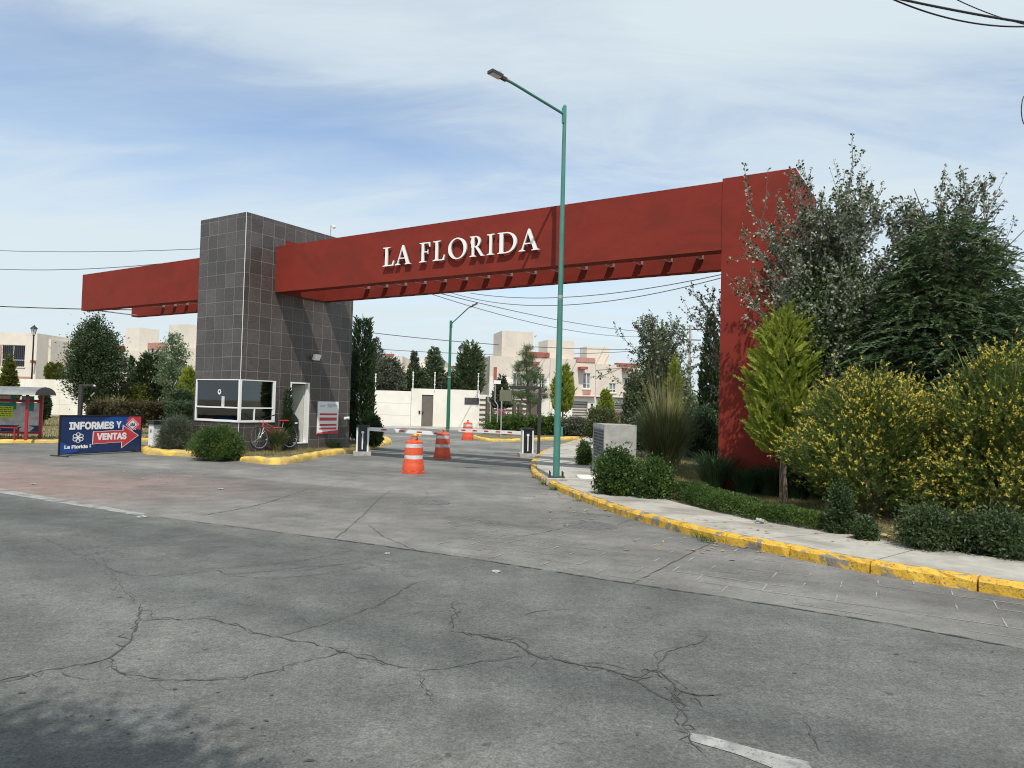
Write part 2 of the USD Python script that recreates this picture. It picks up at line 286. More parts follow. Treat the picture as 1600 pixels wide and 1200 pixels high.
mat('sign_red', (.52, .045, .06), (.56, .055, .075), 2.0, .45)
mat('sign_white', (.78, .78, .78), rough=.5)
mat('shelter_red', (.30, .012, .02), (.36, .02, .03), 4.0, .45)
mat('shelter_roof', (.16, .17, .17), (.24, .25, .25), 4.0, .5, metal=.3)
mat('paper', (.55, .54, .52), (.66, .65, .62), 9.0, .8, c3=(.45, .38, .36), s3=6, w3=.6)
mat('paper_pink', (.55, .42, .40), (.62, .52, .49), 9.0, .8)
mat('paper_teal', (.02, .26, .19), (.03, .32, .24), 6.0, .8)
mat('paper_yellow', (.62, .72, .03), (.7, .8, .06), 6.0, .8)
mat('paper_blue', (.20, .33, .45), (.26, .38, .5), 6.0, .8)
mat('ink', (.05, .06, .05), rough=.8)
mat('door_grey', (.12, .105, .09), (.15, .13, .11), 3.0, .6)
mat('door_leaf', (.42, .42, .36), (.48, .48, .42), 3.0, .6)
mat('plaque', (.045, .04, .045), (.08, .07, .07), 6.0, .5)
mat('room', (.26, .28, .26), (.34, .36, .33), 2.0, .9)
mat('brown_fence', (.10, .075, .058), (.13, .10, .08), 5.0, .7)
mat('wood_slat', (.50, .47, .42), (.58, .55, .5), 4.0, .8)
mat('box_olive', (.13, .14, .085), (.16, .165, .105), 5.0, .6)
mat('bark', (.10, .075, .055), (.17, .135, .10), 14.0, .9, .01, 40)
mat('pale_bark', (.13, .115, .09), (.22, .20, .16), 12.0, .85, .006, 40)
mat('bike_red', (.45, .015, .02), (.5, .02, .025), 3.0, .3, coat=.5)
mat('chrome', (.6, .6, .6), rough=.25, metal=1.0)
mat('tyre', (.02, .02, .02), (.04, .038, .035), 12.0, .8)
mat('rubber', (.015, .015, .015), rough=.7)
mat('navy_cloth', (.010, .012, .022), (.016, .018, .03), 12.0, .9)
mat('maroon_cloth', (.16, .02, .05), (.3, .05, .11), 9.0, .9)
mat('vest', (.55, .62, .12), (.7, .68, .5), 14.0, .8)
mat('skin', (.36, .19, .12), (.40, .22, .14), 6.0, .55)
mat('car_red', (.30, .02, .03), (.33, .025, .035), 2.0, .3, coat=1.0)
mat('wire', (.02, .02, .022), rough=.6)
mat('iron', (.11, .108, .102), (.16, .155, .148), 12.0, .6, .004, 60, metal=.3)
mat('litter', (.36, .36, .34), (.26, .26, .25), 9.0, .6)
mat('dry_leaf', (.25, .16, .07), (.36, .26, .13), 5.0, .8)
mat('lamp_glass', (.7, .72, .72), rough=.2)
mat('dark_pane', (.012, .014, .018), rough=.08, spec=.8)
mat('curtain_pane', (.16, .17, .18), (.3, .31, .32), 1.5, .12, spec=.7)
glassmat('glass', (.55, .60, .58), 1.0)
leafmat('leaf_poplar', (.04, .062, .022), (.13, .16, .075), .22, .42, back=(.33, .35, .28))
leafmat('leaf_poplar_far', (.055, .08, .034), (.16, .20, .10), .25, .45, back=(.22, .245, .17))
leafmat('leaf_conifer', (.04, .070, .026), (.13, .185, .065), .15, .6)
leafmat('leaf_gold', (.16, .23, .03), (.84, .82, .15), .35, .6, spec=.2)
leafmat('leaf_poplar_green', (.05, .085, .025), (.15, .205, .075), .25, .45, back=(.17, .20, .11))
leafmat('leaf_broom', (.06, .095, .02), (.24, .30, .06), .3, .5)
leafmat('flower', (.78, .60, .07), (.93, .86, .34), .3, .6)
leafmat('leaf_box', (.04, .08, .016), (.17, .245, .05), .3, .4)
leafmat('leaf_dark', (0.025, 0.053, 0.020), (0.094, 0.144, 0.056), .2, .45)
leafmat('leaf_shrub', (.035, .06, .02), (.13, .17, .06), .25, .5)
leafmat('leaf_grey', (0.063, 0.076, 0.048), (0.201, 0.216, 0.147), .2, .55)
leafmat('leaf_tree', (0.035, 0.059, 0.024), (0.115, 0.159, 0.059), .2, .5)
leafmat('leaf_pine', (0.074, 0.115, 0.047), (0.223, 0.284, 0.128), .2, .5)
leafmat('leaf_olive', (0.119, 0.168, 0.084), (0.329, 0.392, 0.224), .25, .5)
leafmat('leaf_hedge', (.05, .042, .018), (.12, .10, .05), .2, .6)
leafmat('leaf_yellowgreen', (.09, .11, .02), (.34, .34, .06), .3, .5)
leafmat('reed', (.20, .20, .08), (.52, .47, .25), .25, .6)
leafmat('reed_green', (.06, .08, .028), (.25, .26, .11), .25, .5)
leafmat('grass_dry', (.16, .14, .05), (.38, .32, .14), .25, .7)
leafmat('grass_green', (.05, .075, .018), (.16, .19, .06), .25, .6)

# ------------------------------------------------------------------ ground, roads, pavement
s = np.r_[-700, -300, -120, np.arange(-60, 61, 4.0), 120, 300, 700]; yy = np.r_[-400, -100, -40, np.arange(-12, 64, 1.2), 80, 120, 250, 500, 1200]
gx, gy = np.meshgrid(s, yy); V = np.column_stack([gx.ravel(), gy.ravel(), gz(gy.ravel()) - .03]); nx, ny = len(s), len(yy)
F = np.array([[j * nx + i, j * nx + i + 1, (j + 1) * nx + i + 1, (j + 1) * nx + i] for j in range(ny - 1) for i in range(nx - 1)])
tag(obj('ground', (V, F), 'dirt'), kind='structure')

seam = [(-40, 759), (0, 766), (228, 806), (480, 838), (700, 868), (860, 893), (1000, 915), (1200, 945), (1400, 978), (1600, 1015)]
SM = smoothline(pxpoly(seam), 4); du = (SM[-1] - SM[-9]); du /= np.linalg.norm(du); dl = SM[0] - SM[6]; dl /= np.linalg.norm(dl)
SM = np.vstack([SM[0] + dl * 90, SM, SM[-1] + du * 90])
rd = np.array([math.cos(RA), math.sin(RA)]); rn = np.array([rd[1], -rd[0]])
road = Polygon(list(map(tuple, SM)) + [tuple(SM[-1] + rn * 16), tuple(SM[0] + rn * 30)]).buffer(0)
tag(obj('road', sheet(road, .004, .8), 'asphalt'), kind='structure')
drive = Polygon([tuple(p) for p in SM] + [(90, 70), (-110, 78)]).buffer(0).difference(road)
tag(obj('driveway', sheet(drive, .0, .8), 'driveway'), kind='structure')

rng = np.random.default_rng(5)
def ribbon(mb, pts, w, dz, jit=.03, step=.09, taper=True, wob=.5):
    L = resample(np.asarray(pts)[:, :2], step); n = len(L)
    if n < 3: return
    t = np.gradient(L, axis=0); t /= np.linalg.norm(t, axis=1, keepdims=True) + 1e-9; nn = np.column_stack([-t[:, 1], t[:, 0]])
    k = rng.normal(0, 1, n); k = np.convolve(k, [.25, .5, .25], 'same'); L = L + nn * (k * jit)[:, None]
    ww = w * (1 + wob * rng.uniform(-1, 1, n)); 
    if taper: ww *= np.clip(np.minimum(np.arange(n), np.arange(n)[::-1]) / 5 + .25, 0, 1)
    a, b = L + nn * ww[:, None] / 2, L - nn * ww[:, None] / 2
    v = np.vstack([np.column_stack([a, gz(a[:, 1]) + dz]), np.column_stack([b, gz(b[:, 1]) + dz])])
    mb.add(v, [[i, i + n, i + n + 1, i + 1] for i in range(n - 1)])
mb = MB()
cracks = [([(-30, 1070), (0, 1065), (80, 1048), (160, 1032), (195, 1010), (208, 985), (215, 965), (218, 945)], .016), ([(160, 1032), (190, 1050), (255, 1062), (330, 1064), (410, 1055), (460, 1040), (530, 1022), (545, 1015)], .012),
    ([(215, 970), (320, 968), (370, 980), (430, 997), (500, 1010), (560, 1028), (655, 1050)], .012), ([(430, 997), (500, 978), (580, 950), (640, 918), (665, 908)], .010), ([(655, 1052), (720, 1040), (800, 1028), (825, 1024)], .011), ([(655, 1052), (668, 1085), (690, 1100)], .009),
    ([(705, 985), (712, 960), (710, 945), (725, 945)], .014), ([(703, 985), (750, 995), (800, 1005), (840, 1025), (900, 1040), (960, 1050), (1000, 1060), (1025, 1050), (1050, 1070), (1065, 1080), (1090, 1087), (1135, 1090)], .022),
    ([(1015, 1052), (1025, 1045), (1045, 1020), (1080, 1010), (1100, 1000), (1102, 992)], .011), ([(1065, 1080), (1062, 1100), (1072, 1125), (1075, 1150), (1100, 1185)], .014), ([(990, 1062), (1020, 1085), (1050, 1095), (1062, 1098)], .012), ([(900, 1037), (950, 1040), (1000, 1052)], .009), ([(1262, 1125), (1265, 1150), (1285, 1180)], .008),
    ([(1085, 1088), (1090, 1100), (1090, 1110)], .01), ([(100, 835), (200, 845), (260, 840), (330, 830)], .008), ([(60, 838), (130, 870), (210, 900), (330, 890), (450, 880), (560, 860)], .008), ([(240, 905), (330, 892), (360, 898), (450, 890), (540, 882)], .010), ([(350, 900), (420, 905), (510, 897), (600, 880)], .008), ([(460, 895), (560, 880), (620, 898), (665, 905)], .007), ([(800, 968), (840, 956), (900, 952)], .007), ([(150, 860), (180, 905), (215, 945)], .006)]
def branch(mb, pts, w, dz, prob):
    L = resample(np.asarray(pts)[:, :2], .12)
    for q in L[2:-2]:
        if rng.random() < prob:
            a = rng.uniform(0, 6.3); n = int(rng.integers(3, 9)); b = [q]
            for _ in range(n): a += rng.normal(0, .5); b.append(b[-1] + .06 * np.array([math.cos(a), math.sin(a)]))
            ribbon(mb, np.array(b), w * rng.uniform(.3, .6), dz, .012, .04, wob=.9)
for p, w in cracks:
    ln = smoothline(pxpoly(p), 5); ribbon(mb, ln, w * .52, .008, .018, .035, wob=.95); branch(mb, ln, w * .62, .0082, .16)
    ribbon(mb, ln + rng.normal(0, .03, ln.shape), w * .3, .0084, .03, .05, wob=1.0)
tag(mb.build('road_cracks', 'crack'), kind='structure')
mb = MB()
ribbon(mb, smoothline(pxpoly(seam[3:]), 4), .022, .0085, .012, .06, wob=.8); ribbon(mb, smoothline(pxpoly(seam[2:5]), 4), .016, .0088, .012, .08)
for p, w in [([(310, 807), (400, 790), (440, 778), (482, 764)], .022), ([(520, 845), (560, 812), (592, 780), (612, 765)], .016), ([(660, 865), (600, 838), (575, 820)], .012), ([(985, 915), (1040, 885), (1112, 848)], .02), ([(772, 842), (830, 836), (885, 824)], .014), ([(960, 823), (985, 812), (1000, 808)], .012), ([(660, 785), (668, 772), (662, 765)], .012), ([(700, 790), (760, 800), (860, 805)], .008), ([(590, 730), (500, 765), (430, 782)], .01), ([(780, 770), (700, 745), (640, 742)], .006)]:
    ribbon(mb, smoothline(pxpoly(p), 5), w * .6, .0045, .012, .06, wob=.8)
tag(mb.build('driveway_cracks', 'crack'), kind='structure')
mb = MB()                                                            # worn joints of the stamped paving
for r in range(0, 9):
    off = .28 + r * .30
    for k in range(60):
        x0 = -3 + k * .62 + (r % 2) * .31
        a = SM[12] + (SM[-2] - SM[12]) / np.linalg.norm(SM[-2] - SM[12]) * x0
        q = a - rn * off
        if q[0] > 6.5 or q[0] < -1: continue
        if rng.random() < .50: ribbon(mb, [q, q + rd * .31, q + rd * .62], .010, .0046, .002, .1, False, .6)
        if rng.random() < .66: ribbon(mb, [q, q - rn * .15, q - rn * .30], .022, .0048, .002, .06, True, .6)
tag(mb.build('paving_joints', 'joint'), kind='stuff')
mb = MB(); ro = np.random.default_rng(77)
for cx, cy, n_, sx_s, sy_s in ((300, 1150, 26, 130, 40), (1300, 1080, 12, 170, 35), (150, 1085, 5, 60, 20)):
    for k in range(n_):
        q = gp(ro.normal(cx, sx_s), ro.normal(cy, sy_s)); r_ = .004 + .013 * ro.uniform(0, 1) ** 3; k1 = ro.uniform(.8, 2.0)
        v = [[q[0] + r_ * ro.uniform(.4, 1.5) * math.cos(a) * k1, q[1] + r_ * ro.uniform(.4, 1.5) * math.sin(a), 0] for a in np.linspace(0, 2 * PI, 9)[:-1]]
        v = np.array(v); v[:, 2] = gz(v[:, 1]) + .0078; mb.add(v, [[0, i, i + 1] for i in range(1, 7)])
tag(mb.build('oil_spots', 'crack'), kind='stuff')
def line_quad(pts, dz):
    v = np.array([gp(x, y)[:2] for x, y in pts]); P = Polygon(v); return sheet(P.buffer(0), dz, .4)
tag(obj('edge_line', line_quad([(-40, 756), (0, 764), (226, 803), (226, 808), (0, 771), (-40, 763)], .0075), 'road_paint'), kind='structure')
tag(obj('lane_line', line_quad([(1074, 1147), (1100, 1150), (1180, 1172), (1262, 1192), (1275, 1215), (1240, 1215), (1150, 1180), (1080, 1160)], .0075), 'road_paint'), kind='structure')

# right-hand pavement: kerb stones and slabs follow the curve
kb = [(1990, 1013), (1800, 976), (1600, 937), (1470, 915), (1340, 893), (1220, 868), (1100, 842), (1000, 815), (940, 795), (885, 773), (850, 756), (833, 744), (829, 733), (833, 721), (848, 709), (880, 697), (915, 686), (950, 677)]
KB = resample(smoothline(pxpoly(kb), 8), .12)
t = np.gradient(KB, axis=0); t /= np.linalg.norm(t, axis=1, keepdims=True); KN = np.column_stack([t[:, 1], -t[:, 0]])     # towards the pavement
if KN[10] @ np.array([0, 1.0]) < 0: KN = -KN
kerb = tag(UsdGeom.Xform.Define(stage, '/World/kerb').GetPrim(), kind='structure')
KH = .13
def kerb_piece(L, Nn, parent, name, material, h=KH, w=.16, gap=.012, seed=0, rough=.006):
    n = len(L); prof = [(0, -.05), (.004, h - .035), (.03, h - .004), (w - .02, h), (w, h - .02), (w, -.05)]
    V = []
    rr = np.random.default_rng(seed)
    for i in range(n):
        for o, z in prof:
            p = L[i] + Nn[i] * (o + rr.normal(0, rough)); V.append([p[0], p[1], float(gz(p[1])) + z + rr.normal(0, rough * .7) * (z > 0)])
    k = len(prof); F = [[i * k + j, (i + 1) * k + j, (i + 1) * k + j + 1, i * k + j + 1] for i in range(n - 1) for j in range(k - 1)]
    F = [q[:3] for q in F] + [[q[0], q[2], q[3]] for q in F]
    F += [[0, j, j + 1] for j in range(1, k - 1)] + [[(n - 1) * k, (n - 1) * k + j + 1, (n - 1) * k + j] for j in range(1, k - 1)]
    return obj(name, (np.array(V), np.array(F)), material, parent)
i = 0; kseed = 0
while i < len(KB) - 3:
    ln = 8 if KB[i][1] < 12 else 10
    j = min(i + ln, len(KB) - 1)
    L = KB[i:j + 1].copy(); L[0] += (L[1] - L[0]) * .10; L[-1] -= (L[-1] - L[-2]) * .06
    kerb_piece(L, KN[i:j + 1], kerb, 'kerb_stone', 'yellow_paint', seed=kseed); i = j; kseed += 1
lawn_edge = [(2000, 935), (1800, 908), (1600, 877), (1420, 850), (1300, 829), (1180, 810), (1062, 786), (1000, 765), (938, 742), (924, 728), (920, 714), (926, 700), (940, 690), (968, 680)]
LE = resample(smoothline(pxpoly(lawn_edge, KH), 8), .15)
inner = np.vstack([KB + KN * .165])
walk = Polygon(list(map(tuple, inner)) + list(map(tuple, LE[::-1]))).buffer(0)
walk = max(getattr(walk, 'geoms', [walk]), key=lambda q: q.area)
pav = tag(UsdGeom.Xform.Define(stage, '/World/sidewalk').GetPrim(), kind='structure')
cut, k = [], 0
while k < len(inner):
    p = inner[k]; cut.append(LineString([p - KN[k] * .2, p + KN[k] * 5])); k += 12
cells = walk
gaps = unary_union([c.buffer(.011) for c in cut])
slabs = cells.difference(gaps)
for sl in sorted(getattr(slabs, 'geoms', [slabs]), key=lambda q: -q.area):
    if sl.area < .02: continue
    obj('slab', raised(sl.buffer(-.002), KH - .005 + .003 * rng.random(), .15, .8), 'concrete', pav)
obj('slab_bed', sheet(walk, KH - .022, .8), 'lawn_soil', pav)
# lawn behind the pavement
lawn = Polygon(list(map(tuple, LE)) + [(4.5, 44), (60, 44), (60, 4)]).buffer(0)
lawn = max(getattr(lawn, 'geoms', [lawn]), key=lambda q: q.area)
tag(obj('lawn', sheet(lawn, KH - .012, .6), 'lawn_soil'), kind='structure')

# island under the gatehouse with its lumpy yellow kerb
isl = [(228, 704), (240, 710), (298, 713), (330, 716), (382, 721), (420, 725), (448, 724), (480, 717), (520, 710), (556, 706), (590, 698), (606, 693), (596, 686), (560, 682)]
IS = smoothline(pxpoly(isl), 6)
back = [G(-19.9, 24, 0)[:2], G(-22.5, 22, 0)[:2], G(-24.2, 14, 0)[:2]]
island = Polygon(list(map(tuple, IS)) + [tuple(b) for b in back]).buffer(0)
tag(obj('island', raised(island.buffer(-.1), .17, .3), 'lawn_soil'), kind='structure')
def mound(line, name, label_kind, w=.34, h=.2, seed=1, pieces=None):
    x = tag(UsdGeom.Xform.Define(stage, path_of(name, None)).GetPrim(), kind='structure')
    L = resample(line, .14); t = np.gradient(L, axis=0); t /= np.linalg.norm(t, axis=1, keepdims=True) + 1e-9; nn = np.column_stack([-t[:, 1], t[:, 0]])
    rr = np.random.default_rng(seed); n = len(L); i = 0
    while i < n - 3:
        j = min(i + int(rr.integers(7, 13)), n - 1)
        if n - 1 - j < 3: j = n - 1
        V = []; k = 9
        for a in range(i, j + 1):
            end = min(a - i, j - a); sc = 1 if end > 0 else .88
            for q in range(k):
                an = PI * q / (k - 1); bump = 1 + .16 * (meshkit.noise(A3(L[a][0] * 3, L[a][1] * 3, q * .6), seed) - .5) * 2
                o = -math.cos(an) * w / 2 * bump; z = (math.sin(an) ** .7) * h * bump * sc
                p = L[a] + nn[a] * o; V.append([p[0], p[1], float(gz(p[1])) + z - .01])
        m = j - i + 1
        F = [[a * k + q, (a + 1) * k + q, (a + 1) * k + q + 1, a * k + q + 1] for a in range(m - 1) for q in range(k - 1)]
        F = [q[:3] for q in F] + [[q[0], q[2], q[3]] for q in F] + [[0, q + 1, q] for q in range(1, k - 1)] + [[(m - 1) * k, (m - 1) * k + q, (m - 1) * k + q + 1] for q in range(1, k - 1)]
        obj('kerb_stone', (np.array(V), np.array(F)), label_kind, x, smooth=40); i = j
mound(IS[:14], 'island_kerb', 'yellow_mound', seed=3)
mound(IS[24:66], 'island_kerb', 'yellow_mound', seed=4)
mound(IS[66:74], 'island_kerb', 'yellow_mound', seed=6)
# planted median beyond the barriers
md = [(742, 684), (760, 689), (800, 690), (850, 688), (900, 686), (940, 683)]
MD = smoothline(pxpoly(md), 5)
median = Polygon(list(map(tuple, MD)) + [tuple(MD[-1] + [1.5, 3.2]), tuple(MD[0] + [.5, 3.6])]).buffer(0)
tag(obj('median', raised(median.buffer(-.1), .14, .3), 'lawn_soil'), kind='structure')
mound(MD, 'median_kerb', 'yellow_mound', .26, .16, 8)
# grass verge and kerb on the left, by the bus shelter
lk = [(-160, 692), (0, 692), (95, 692), (232, 690), (300, 684), (420, 678)]
LKp = smoothline(pxpoly(lk), 5)
verge = Polygon(list(map(tuple, LKp)) + [(-9.5, 52), (-75, 62), (-75, 30)]).buffer(0)
tag(obj('verge', raised(verge, .13, .3), 'dirt'), kind='structure')
mound(LKp, 'verge_kerb', 'yellow_mound', .26, .15, 9)
# strip at the foot of the far wall
fw = [(560, 674), (640, 671), (700, 674), (752, 673)]
FWp = smoothline(pxpoly(fw), 4)
strip = Polygon(list(map(tuple, FWp)) + [(-1.8, 51.5), (-6.8, 47.8), (-10.5, 45.6)]).buffer(0)
tag(obj('far_sidewalk', raised(strip, .1, .25), 'concrete'), kind='structure')

def grass(name, poly, n, h, material, dz, seed, w=.006, bend=.5, mask=None):
    rr = np.random.default_rng(seed); x0, y0, x1, y1 = poly.bounds; P = []
    import shapely
    while sum(map(len, P)) < n:
        q = np.column_stack([rr.uniform(x0, x1, n), rr.uniform(y0, y1, n)])
        q = q[shapely.contains_xy(poly, q[:, 0], q[:, 1])]
        if mask is not None: q = q[meshkit.noise(np.column_stack([q * mask[0], np.zeros(len(q))]), seed) > mask[1]]
        P.append(q)
    P = np.vstack(P)[:n]; base = np.column_stack([P, gz(P[:, 1]) + dz])
    an = rr.uniform(0, 2 * PI, n); hh = h * rr.uniform(.5, 1.2, n); side = np.column_stack([np.cos(an), np.sin(an), 0 * an]) * (w * rr.uniform(.7, 1.3, n))[:, None]
    la = rr.uniform(0, 2 * PI, n); lean = np.column_stack([np.cos(la), np.sin(la), 0 * la]) * (hh * bend * rr.uniform(.2, 1, n))[:, None]
    tip = base + lean + np.column_stack([0 * an, 0 * an, hh])
    V = np.stack([base - side, base + side, tip], 1).reshape(-1, 3)
    tag(obj(name, (V, np.arange(3 * n).reshape(-1, 3)), material), kind='stuff')
near = lawn.intersection(Polygon(pxpoly([(990, 735), (1110, 730), (1400, 750), (1650, 800), (1650, 880), (1420, 850), (1300, 829), (1062, 786)], KH))).buffer(0)
near = max(getattr(near, 'geoms', [near]), key=lambda q: q.area)
grass('dry_grass', near, 26000, .07, 'grass_dry', KH - .02, 11, mask=(1.3, .35))
grass('green_grass', near, 22000, .06, 'grass_green', KH - .02, 12, mask=(1.1, .42))
far_l = lawn.intersection(sbox(2, 15, 14, 26)).buffer(0); far_l = max(getattr(far_l, 'geoms', [far_l]), key=lambda q: q.area)
grass('dry_grass', far_l, 16000, .10, 'grass_dry', KH - .02, 13, w=.012)
grass('verge_grass', verge.intersection(sbox(-32, 27, -10, 48)), 26000, .10, 'grass_dry', .12, 14, w=.02)
grass('island_grass', island, 5000, .10, 'grass_dry', .16, 15, w=.012, mask=(1.5, .5))

# ------------------------------------------------------------------ gatehouse
CE, CN, TE0, TN1, TZ = -19.26, 14.47, -21.64, 19.30, 7.63             # corner, left end, back end, top
fE = lambda px, py: float(onplane(px, py, NV, CN) @ EV); sN = lambda px, py: float(onplane(px, py, EV, CE) @ NV)
house = thing('gatehouse', 'tall guard tower clad in dark square tiles with corner window and open door', 'guard house', (0, 0, 0))
WZ0, WZ1, WR = .95, 2.27, 1.36
wf = sbox(TE0 + .12, WZ0, CE + .2, WZ1); ws = sbox(CN - .2, WZ0, 15.84, WZ1)
D0, D1, DZ0, DZ1 = 16.47, 17.31, .16, 2.27
door_hole = sbox(D0, DZ0, D1, DZ1)
beam_hole = sbox(15.68, 5.22, 18.18, 6.75).union(sbox(16.05, 5.22, 17.9, 7.03))
front_shape = sbox(TE0 + .015, -.2, CE - .016, TZ - .01).difference(wf)
side_shape = sbox(CN + .016, -.2, TN1 - .015, TZ - .01).difference(unary_union([ws, door_hole]))
w = MB(); w.poly(front_shape, NV * (CN + .003), EV, Z_, NV, .0, .16)                                # front wall, grout coloured
w.poly(side_shape, EV * (CE - .003), NV, Z_, -EV, .0, .16)
w.gbox(TE0 + .015, CE - .18, TN1 - .16, TN1 - .015, -.2, TZ - .01); w.gbox(TE0 + .015, TE0 + .16, CN + .18, TN1 - .17, -.2, TZ - .01)
w.build('wall', 'grout', house)
w = MB(); w.gbox(TE0 + .17, CE - .19, CN + .19, TN1 - .17, TZ - .35, TZ - .2); w.gbox(TE0 + .17, CE - .19, CN + .19, TN1 - .17, 2.75, 2.85); w.build('roof_slab', 'grout', house)
w = MB(); w.gbox(TE0 + .18, CE - .19, CN + .19, TN1 - .18, -.05, .12); w.gbox(TE0 + .165, TE0 + .178, CN + .19, TN1 - .17, .13, 2.74); w.gbox(TE0 + .18, CE - .2, 17.75, 17.8, .13, 2.74); w.build('room', 'room', house)
w = MB(); w.gbox(TE0 + .25, CE - .35, CN + .45, CN + .95, .85, .9); w.gbox(-20.5, -20.1, CN + .5, CN + .75, .9, 1.25); w.gbox(CE - .55, CE - .3, CN + .6, CN + 1.3, .12, 1.2); w.build('desk', 'brown_fence', house)
tl = sorted({TE0} | {CE - k * (CE - TE0) / 5 for k in range(6)}); sl_ = [CN, CN + .2]
while sl_[-1] < TN1 - .02: sl_.append(min(sl_[-1] + .45, TN1))
rows = [TZ, TZ - .14]
while rows[-1] > -.1: rows.append(rows[-1] - .45)
tile_meshes = {}
for cols, hole, face in ((tl, wf.union(sbox(-99, WZ0, -98, WZ1)), 0), (sl_, unary_union([ws, door_hole, beam_hole]), 1)):
    for a, b in zip(cols[:-1], cols[1:]):
        for z1, z0 in zip(rows[:-1], rows[1:]):
            g_ = .0065
            q = sbox(a + g_, max(z0, -.1) + g_, b - g_, z1 - g_).difference(hole)
            if q.is_empty or q.area < .004: continue
            jz = float(np.clip(rng.normal(0, .0008), -.0015, .0015))
            m_ = MB()
            if face == 0: m_.poly(q, NV * CN, EV, Z_, -NV, -.009, .0 + jz)
            else: m_.poly(q, EV * CE, NV, Z_, EV, -.009, .0 + jz)
            m_.build('tile', 'tile', house)
w = MB(); w.gbox(CE - .008, CE + .006, CN - .006, CN + .008, -.1, WZ0 - .01); w.gbox(CE - .008, CE + .006, CN - .006, CN + .008, WZ1 + .01, TZ); w.build('corner_trim', 'white_paint', house)
# corner window: frames, rails, panes
wp = [('front', 0), ('side', 1)]
t_ = .055
fr = MB()
def wbar(mb, face, a0, a1, z0, z1, d0=-.03, d1=.05):
    if face == 0: mb.gbox(a0, a1, CN + d0, CN + d1, z0, z1)
    else: mb.gbox(CE - d1, CE - d0, a0, a1, z0, z1)
w0 = thing('window', None, None, parent=house)
f0 = MB()
wbar(f0, 0, TE0 + .12, CE - .03, WZ0 - .05, WZ0 + .02); wbar(f0, 0, TE0 + .12, CE - .03, WZ1 - .03, WZ1); wbar(f0, 0, TE0 + .12, TE0 + .17, WZ0 + .02, WZ1 - .03); wbar(f0, 0, TE0 + .17, CE - .03, WR - .02, WR + .025)
f0.gbox(CE - .045, CE + .03, CN - .03, CN + .045, WZ0 - .05, WZ1)
f0.build('frame', 'white_paint', w0)
for z0, z1 in ((WZ0 + .02, WR - .02), (WR + .025, WZ1 - .03)):
    MB().gbox(TE0 + .17, CE - .046, CN + .008, CN + .014, z0, z1).build('pane', 'glass', w0)
mN = sN(397, 640)
w1 = thing('window', None, None, parent=house)
f1 = MB()
wbar(f1, 1, CN + .046, 15.84, WZ0 - .05, WZ0 + .02); wbar(f1, 1, CN + .046, 15.84, WZ1 - .03, WZ1); wbar(f1, 1, 15.74, 15.84, WZ0 + .02, WZ1 - .03); wbar(f1, 1, CN + .046, 15.74, WR - .02, WR + .025); wbar(f1, 1, mN - .02, mN + .02, WZ0 + .02, WR - .02)
f1.build('frame', 'white_paint', w1)
for a0, a1, z0, z1 in ((CN + .046, mN - .02, WZ0 + .02, WR - .02), (CN + .046, 15.74, WR + .025, WZ1 - .03), (mN + .02, 15.74, WZ0 + .02, WR - .02)):
    MB().gbox(CE - .014, CE - .008, a0, a1, z0, z1).build('pane', 'glass', w1)
e_ = fE(342.5, 619); st = Point(0, 0).buffer(.085, 24).difference(Point(0, .01).buffer(.042, 16))
MB().poly(affinity.translate(st, e_, 1.86), NV * CN, EV, Z_, -NV, -.005, -.002).build('round_sticker', 'sign_white', w0)
MB().gbox(e_ + .12, e_ + .27, CN + .003, CN + .006, WR + .03, WR + .36).build('taped_note', 'paper', w0)
# door
dr = thing('door', None, None, parent=house)
d_ = MB()
for a0, a1, z0, z1 in ((D0, D0 + .05, DZ0, DZ1), (D1 - .09, D1, DZ0, DZ1), (D0 + .05, D1 - .09, DZ1 - .05, DZ1), (D0 + .05, D1 - .09, DZ0, DZ0 + .04)): d_.gbox(CE - .16, CE + .02, a0, a1, z0, z1)
d_.build('frame', 'white_paint', dr)
hin = G(CE - .14, D1 - .1, 0); sw = -EV * math.cos(.55) - NV * math.sin(.55); sn_ = np.cross(Z_, sw)
MB().frame(hin, sw, sn_, Z_, 0, .72, 0, .035, DZ0 + .05, DZ1 - .07).build('leaf', 'door_leaf', dr)
MB().frame(hin + sw * .64 + sn_ * -.02, sw, sn_, Z_, -.03, .03, -.02, .0, 1.05, 1.2).build('handle', 'chrome', dr)
MB().gbox(CE, CE + .035, D0 - .16, D0 - .06, 1.30, 1.62).build('intercom', 'white_paint', house)
# things fixed to the gatehouse
nt = thing('notice_board', 'white printed notice with four dark red bars on the tiled tower beside its door', 'notice', (0, 0, 0))
na, nb_ = sN(495.5, 650), sN(528, 650); zt, zb = float(onplane(512, 627.5, EV, CE)[2]), float(onplane(512, 678, EV, CE)[2])
wN, hN = nb_ - na, zt - zb
MB().gbox(CE + .004, CE + .022, na, nb_, zb, zt).build('panel', 'sign_white', nt)
for k, (y0, y1) in enumerate(((.36, .42), (.49, .59), (.69, .75), (.80, .86))): MB().gbox(CE + .0225, CE + .0245, na + wN * .10, na + wN * .92, zt - hN * y1, zt - hN * y0).build('red_bar', 'sign_red', nt)
MB().poly(Polygon([(na, zb), (nb_, zb), (nb_, zb + hN * .12), (na + wN * .55, zb + hN * .09), (na, zb + hN * .04)]), EV * CE, NV, Z_, EV, .0222, .0242).build('red_foot', 'sign_red', nt)
tx = MB()
for r, (y, l0, l1) in enumerate(((.07, .45, .85), (.10, .45, .92), (.13, .47, .93), (.16, .46, .70), (.12, .10, .36), (.15, .12, .33))):
    x = l0
    while x < l1: 
        ww = rng.uniform(.02, .07); tx.gbox(CE + .0225, CE + .0235, na + wN * x, na + wN * min(x + ww, l1), zt - hN * (y + .012), zt - hN * y); x += ww + .015
tx.build('lettering', 'ink', nt)
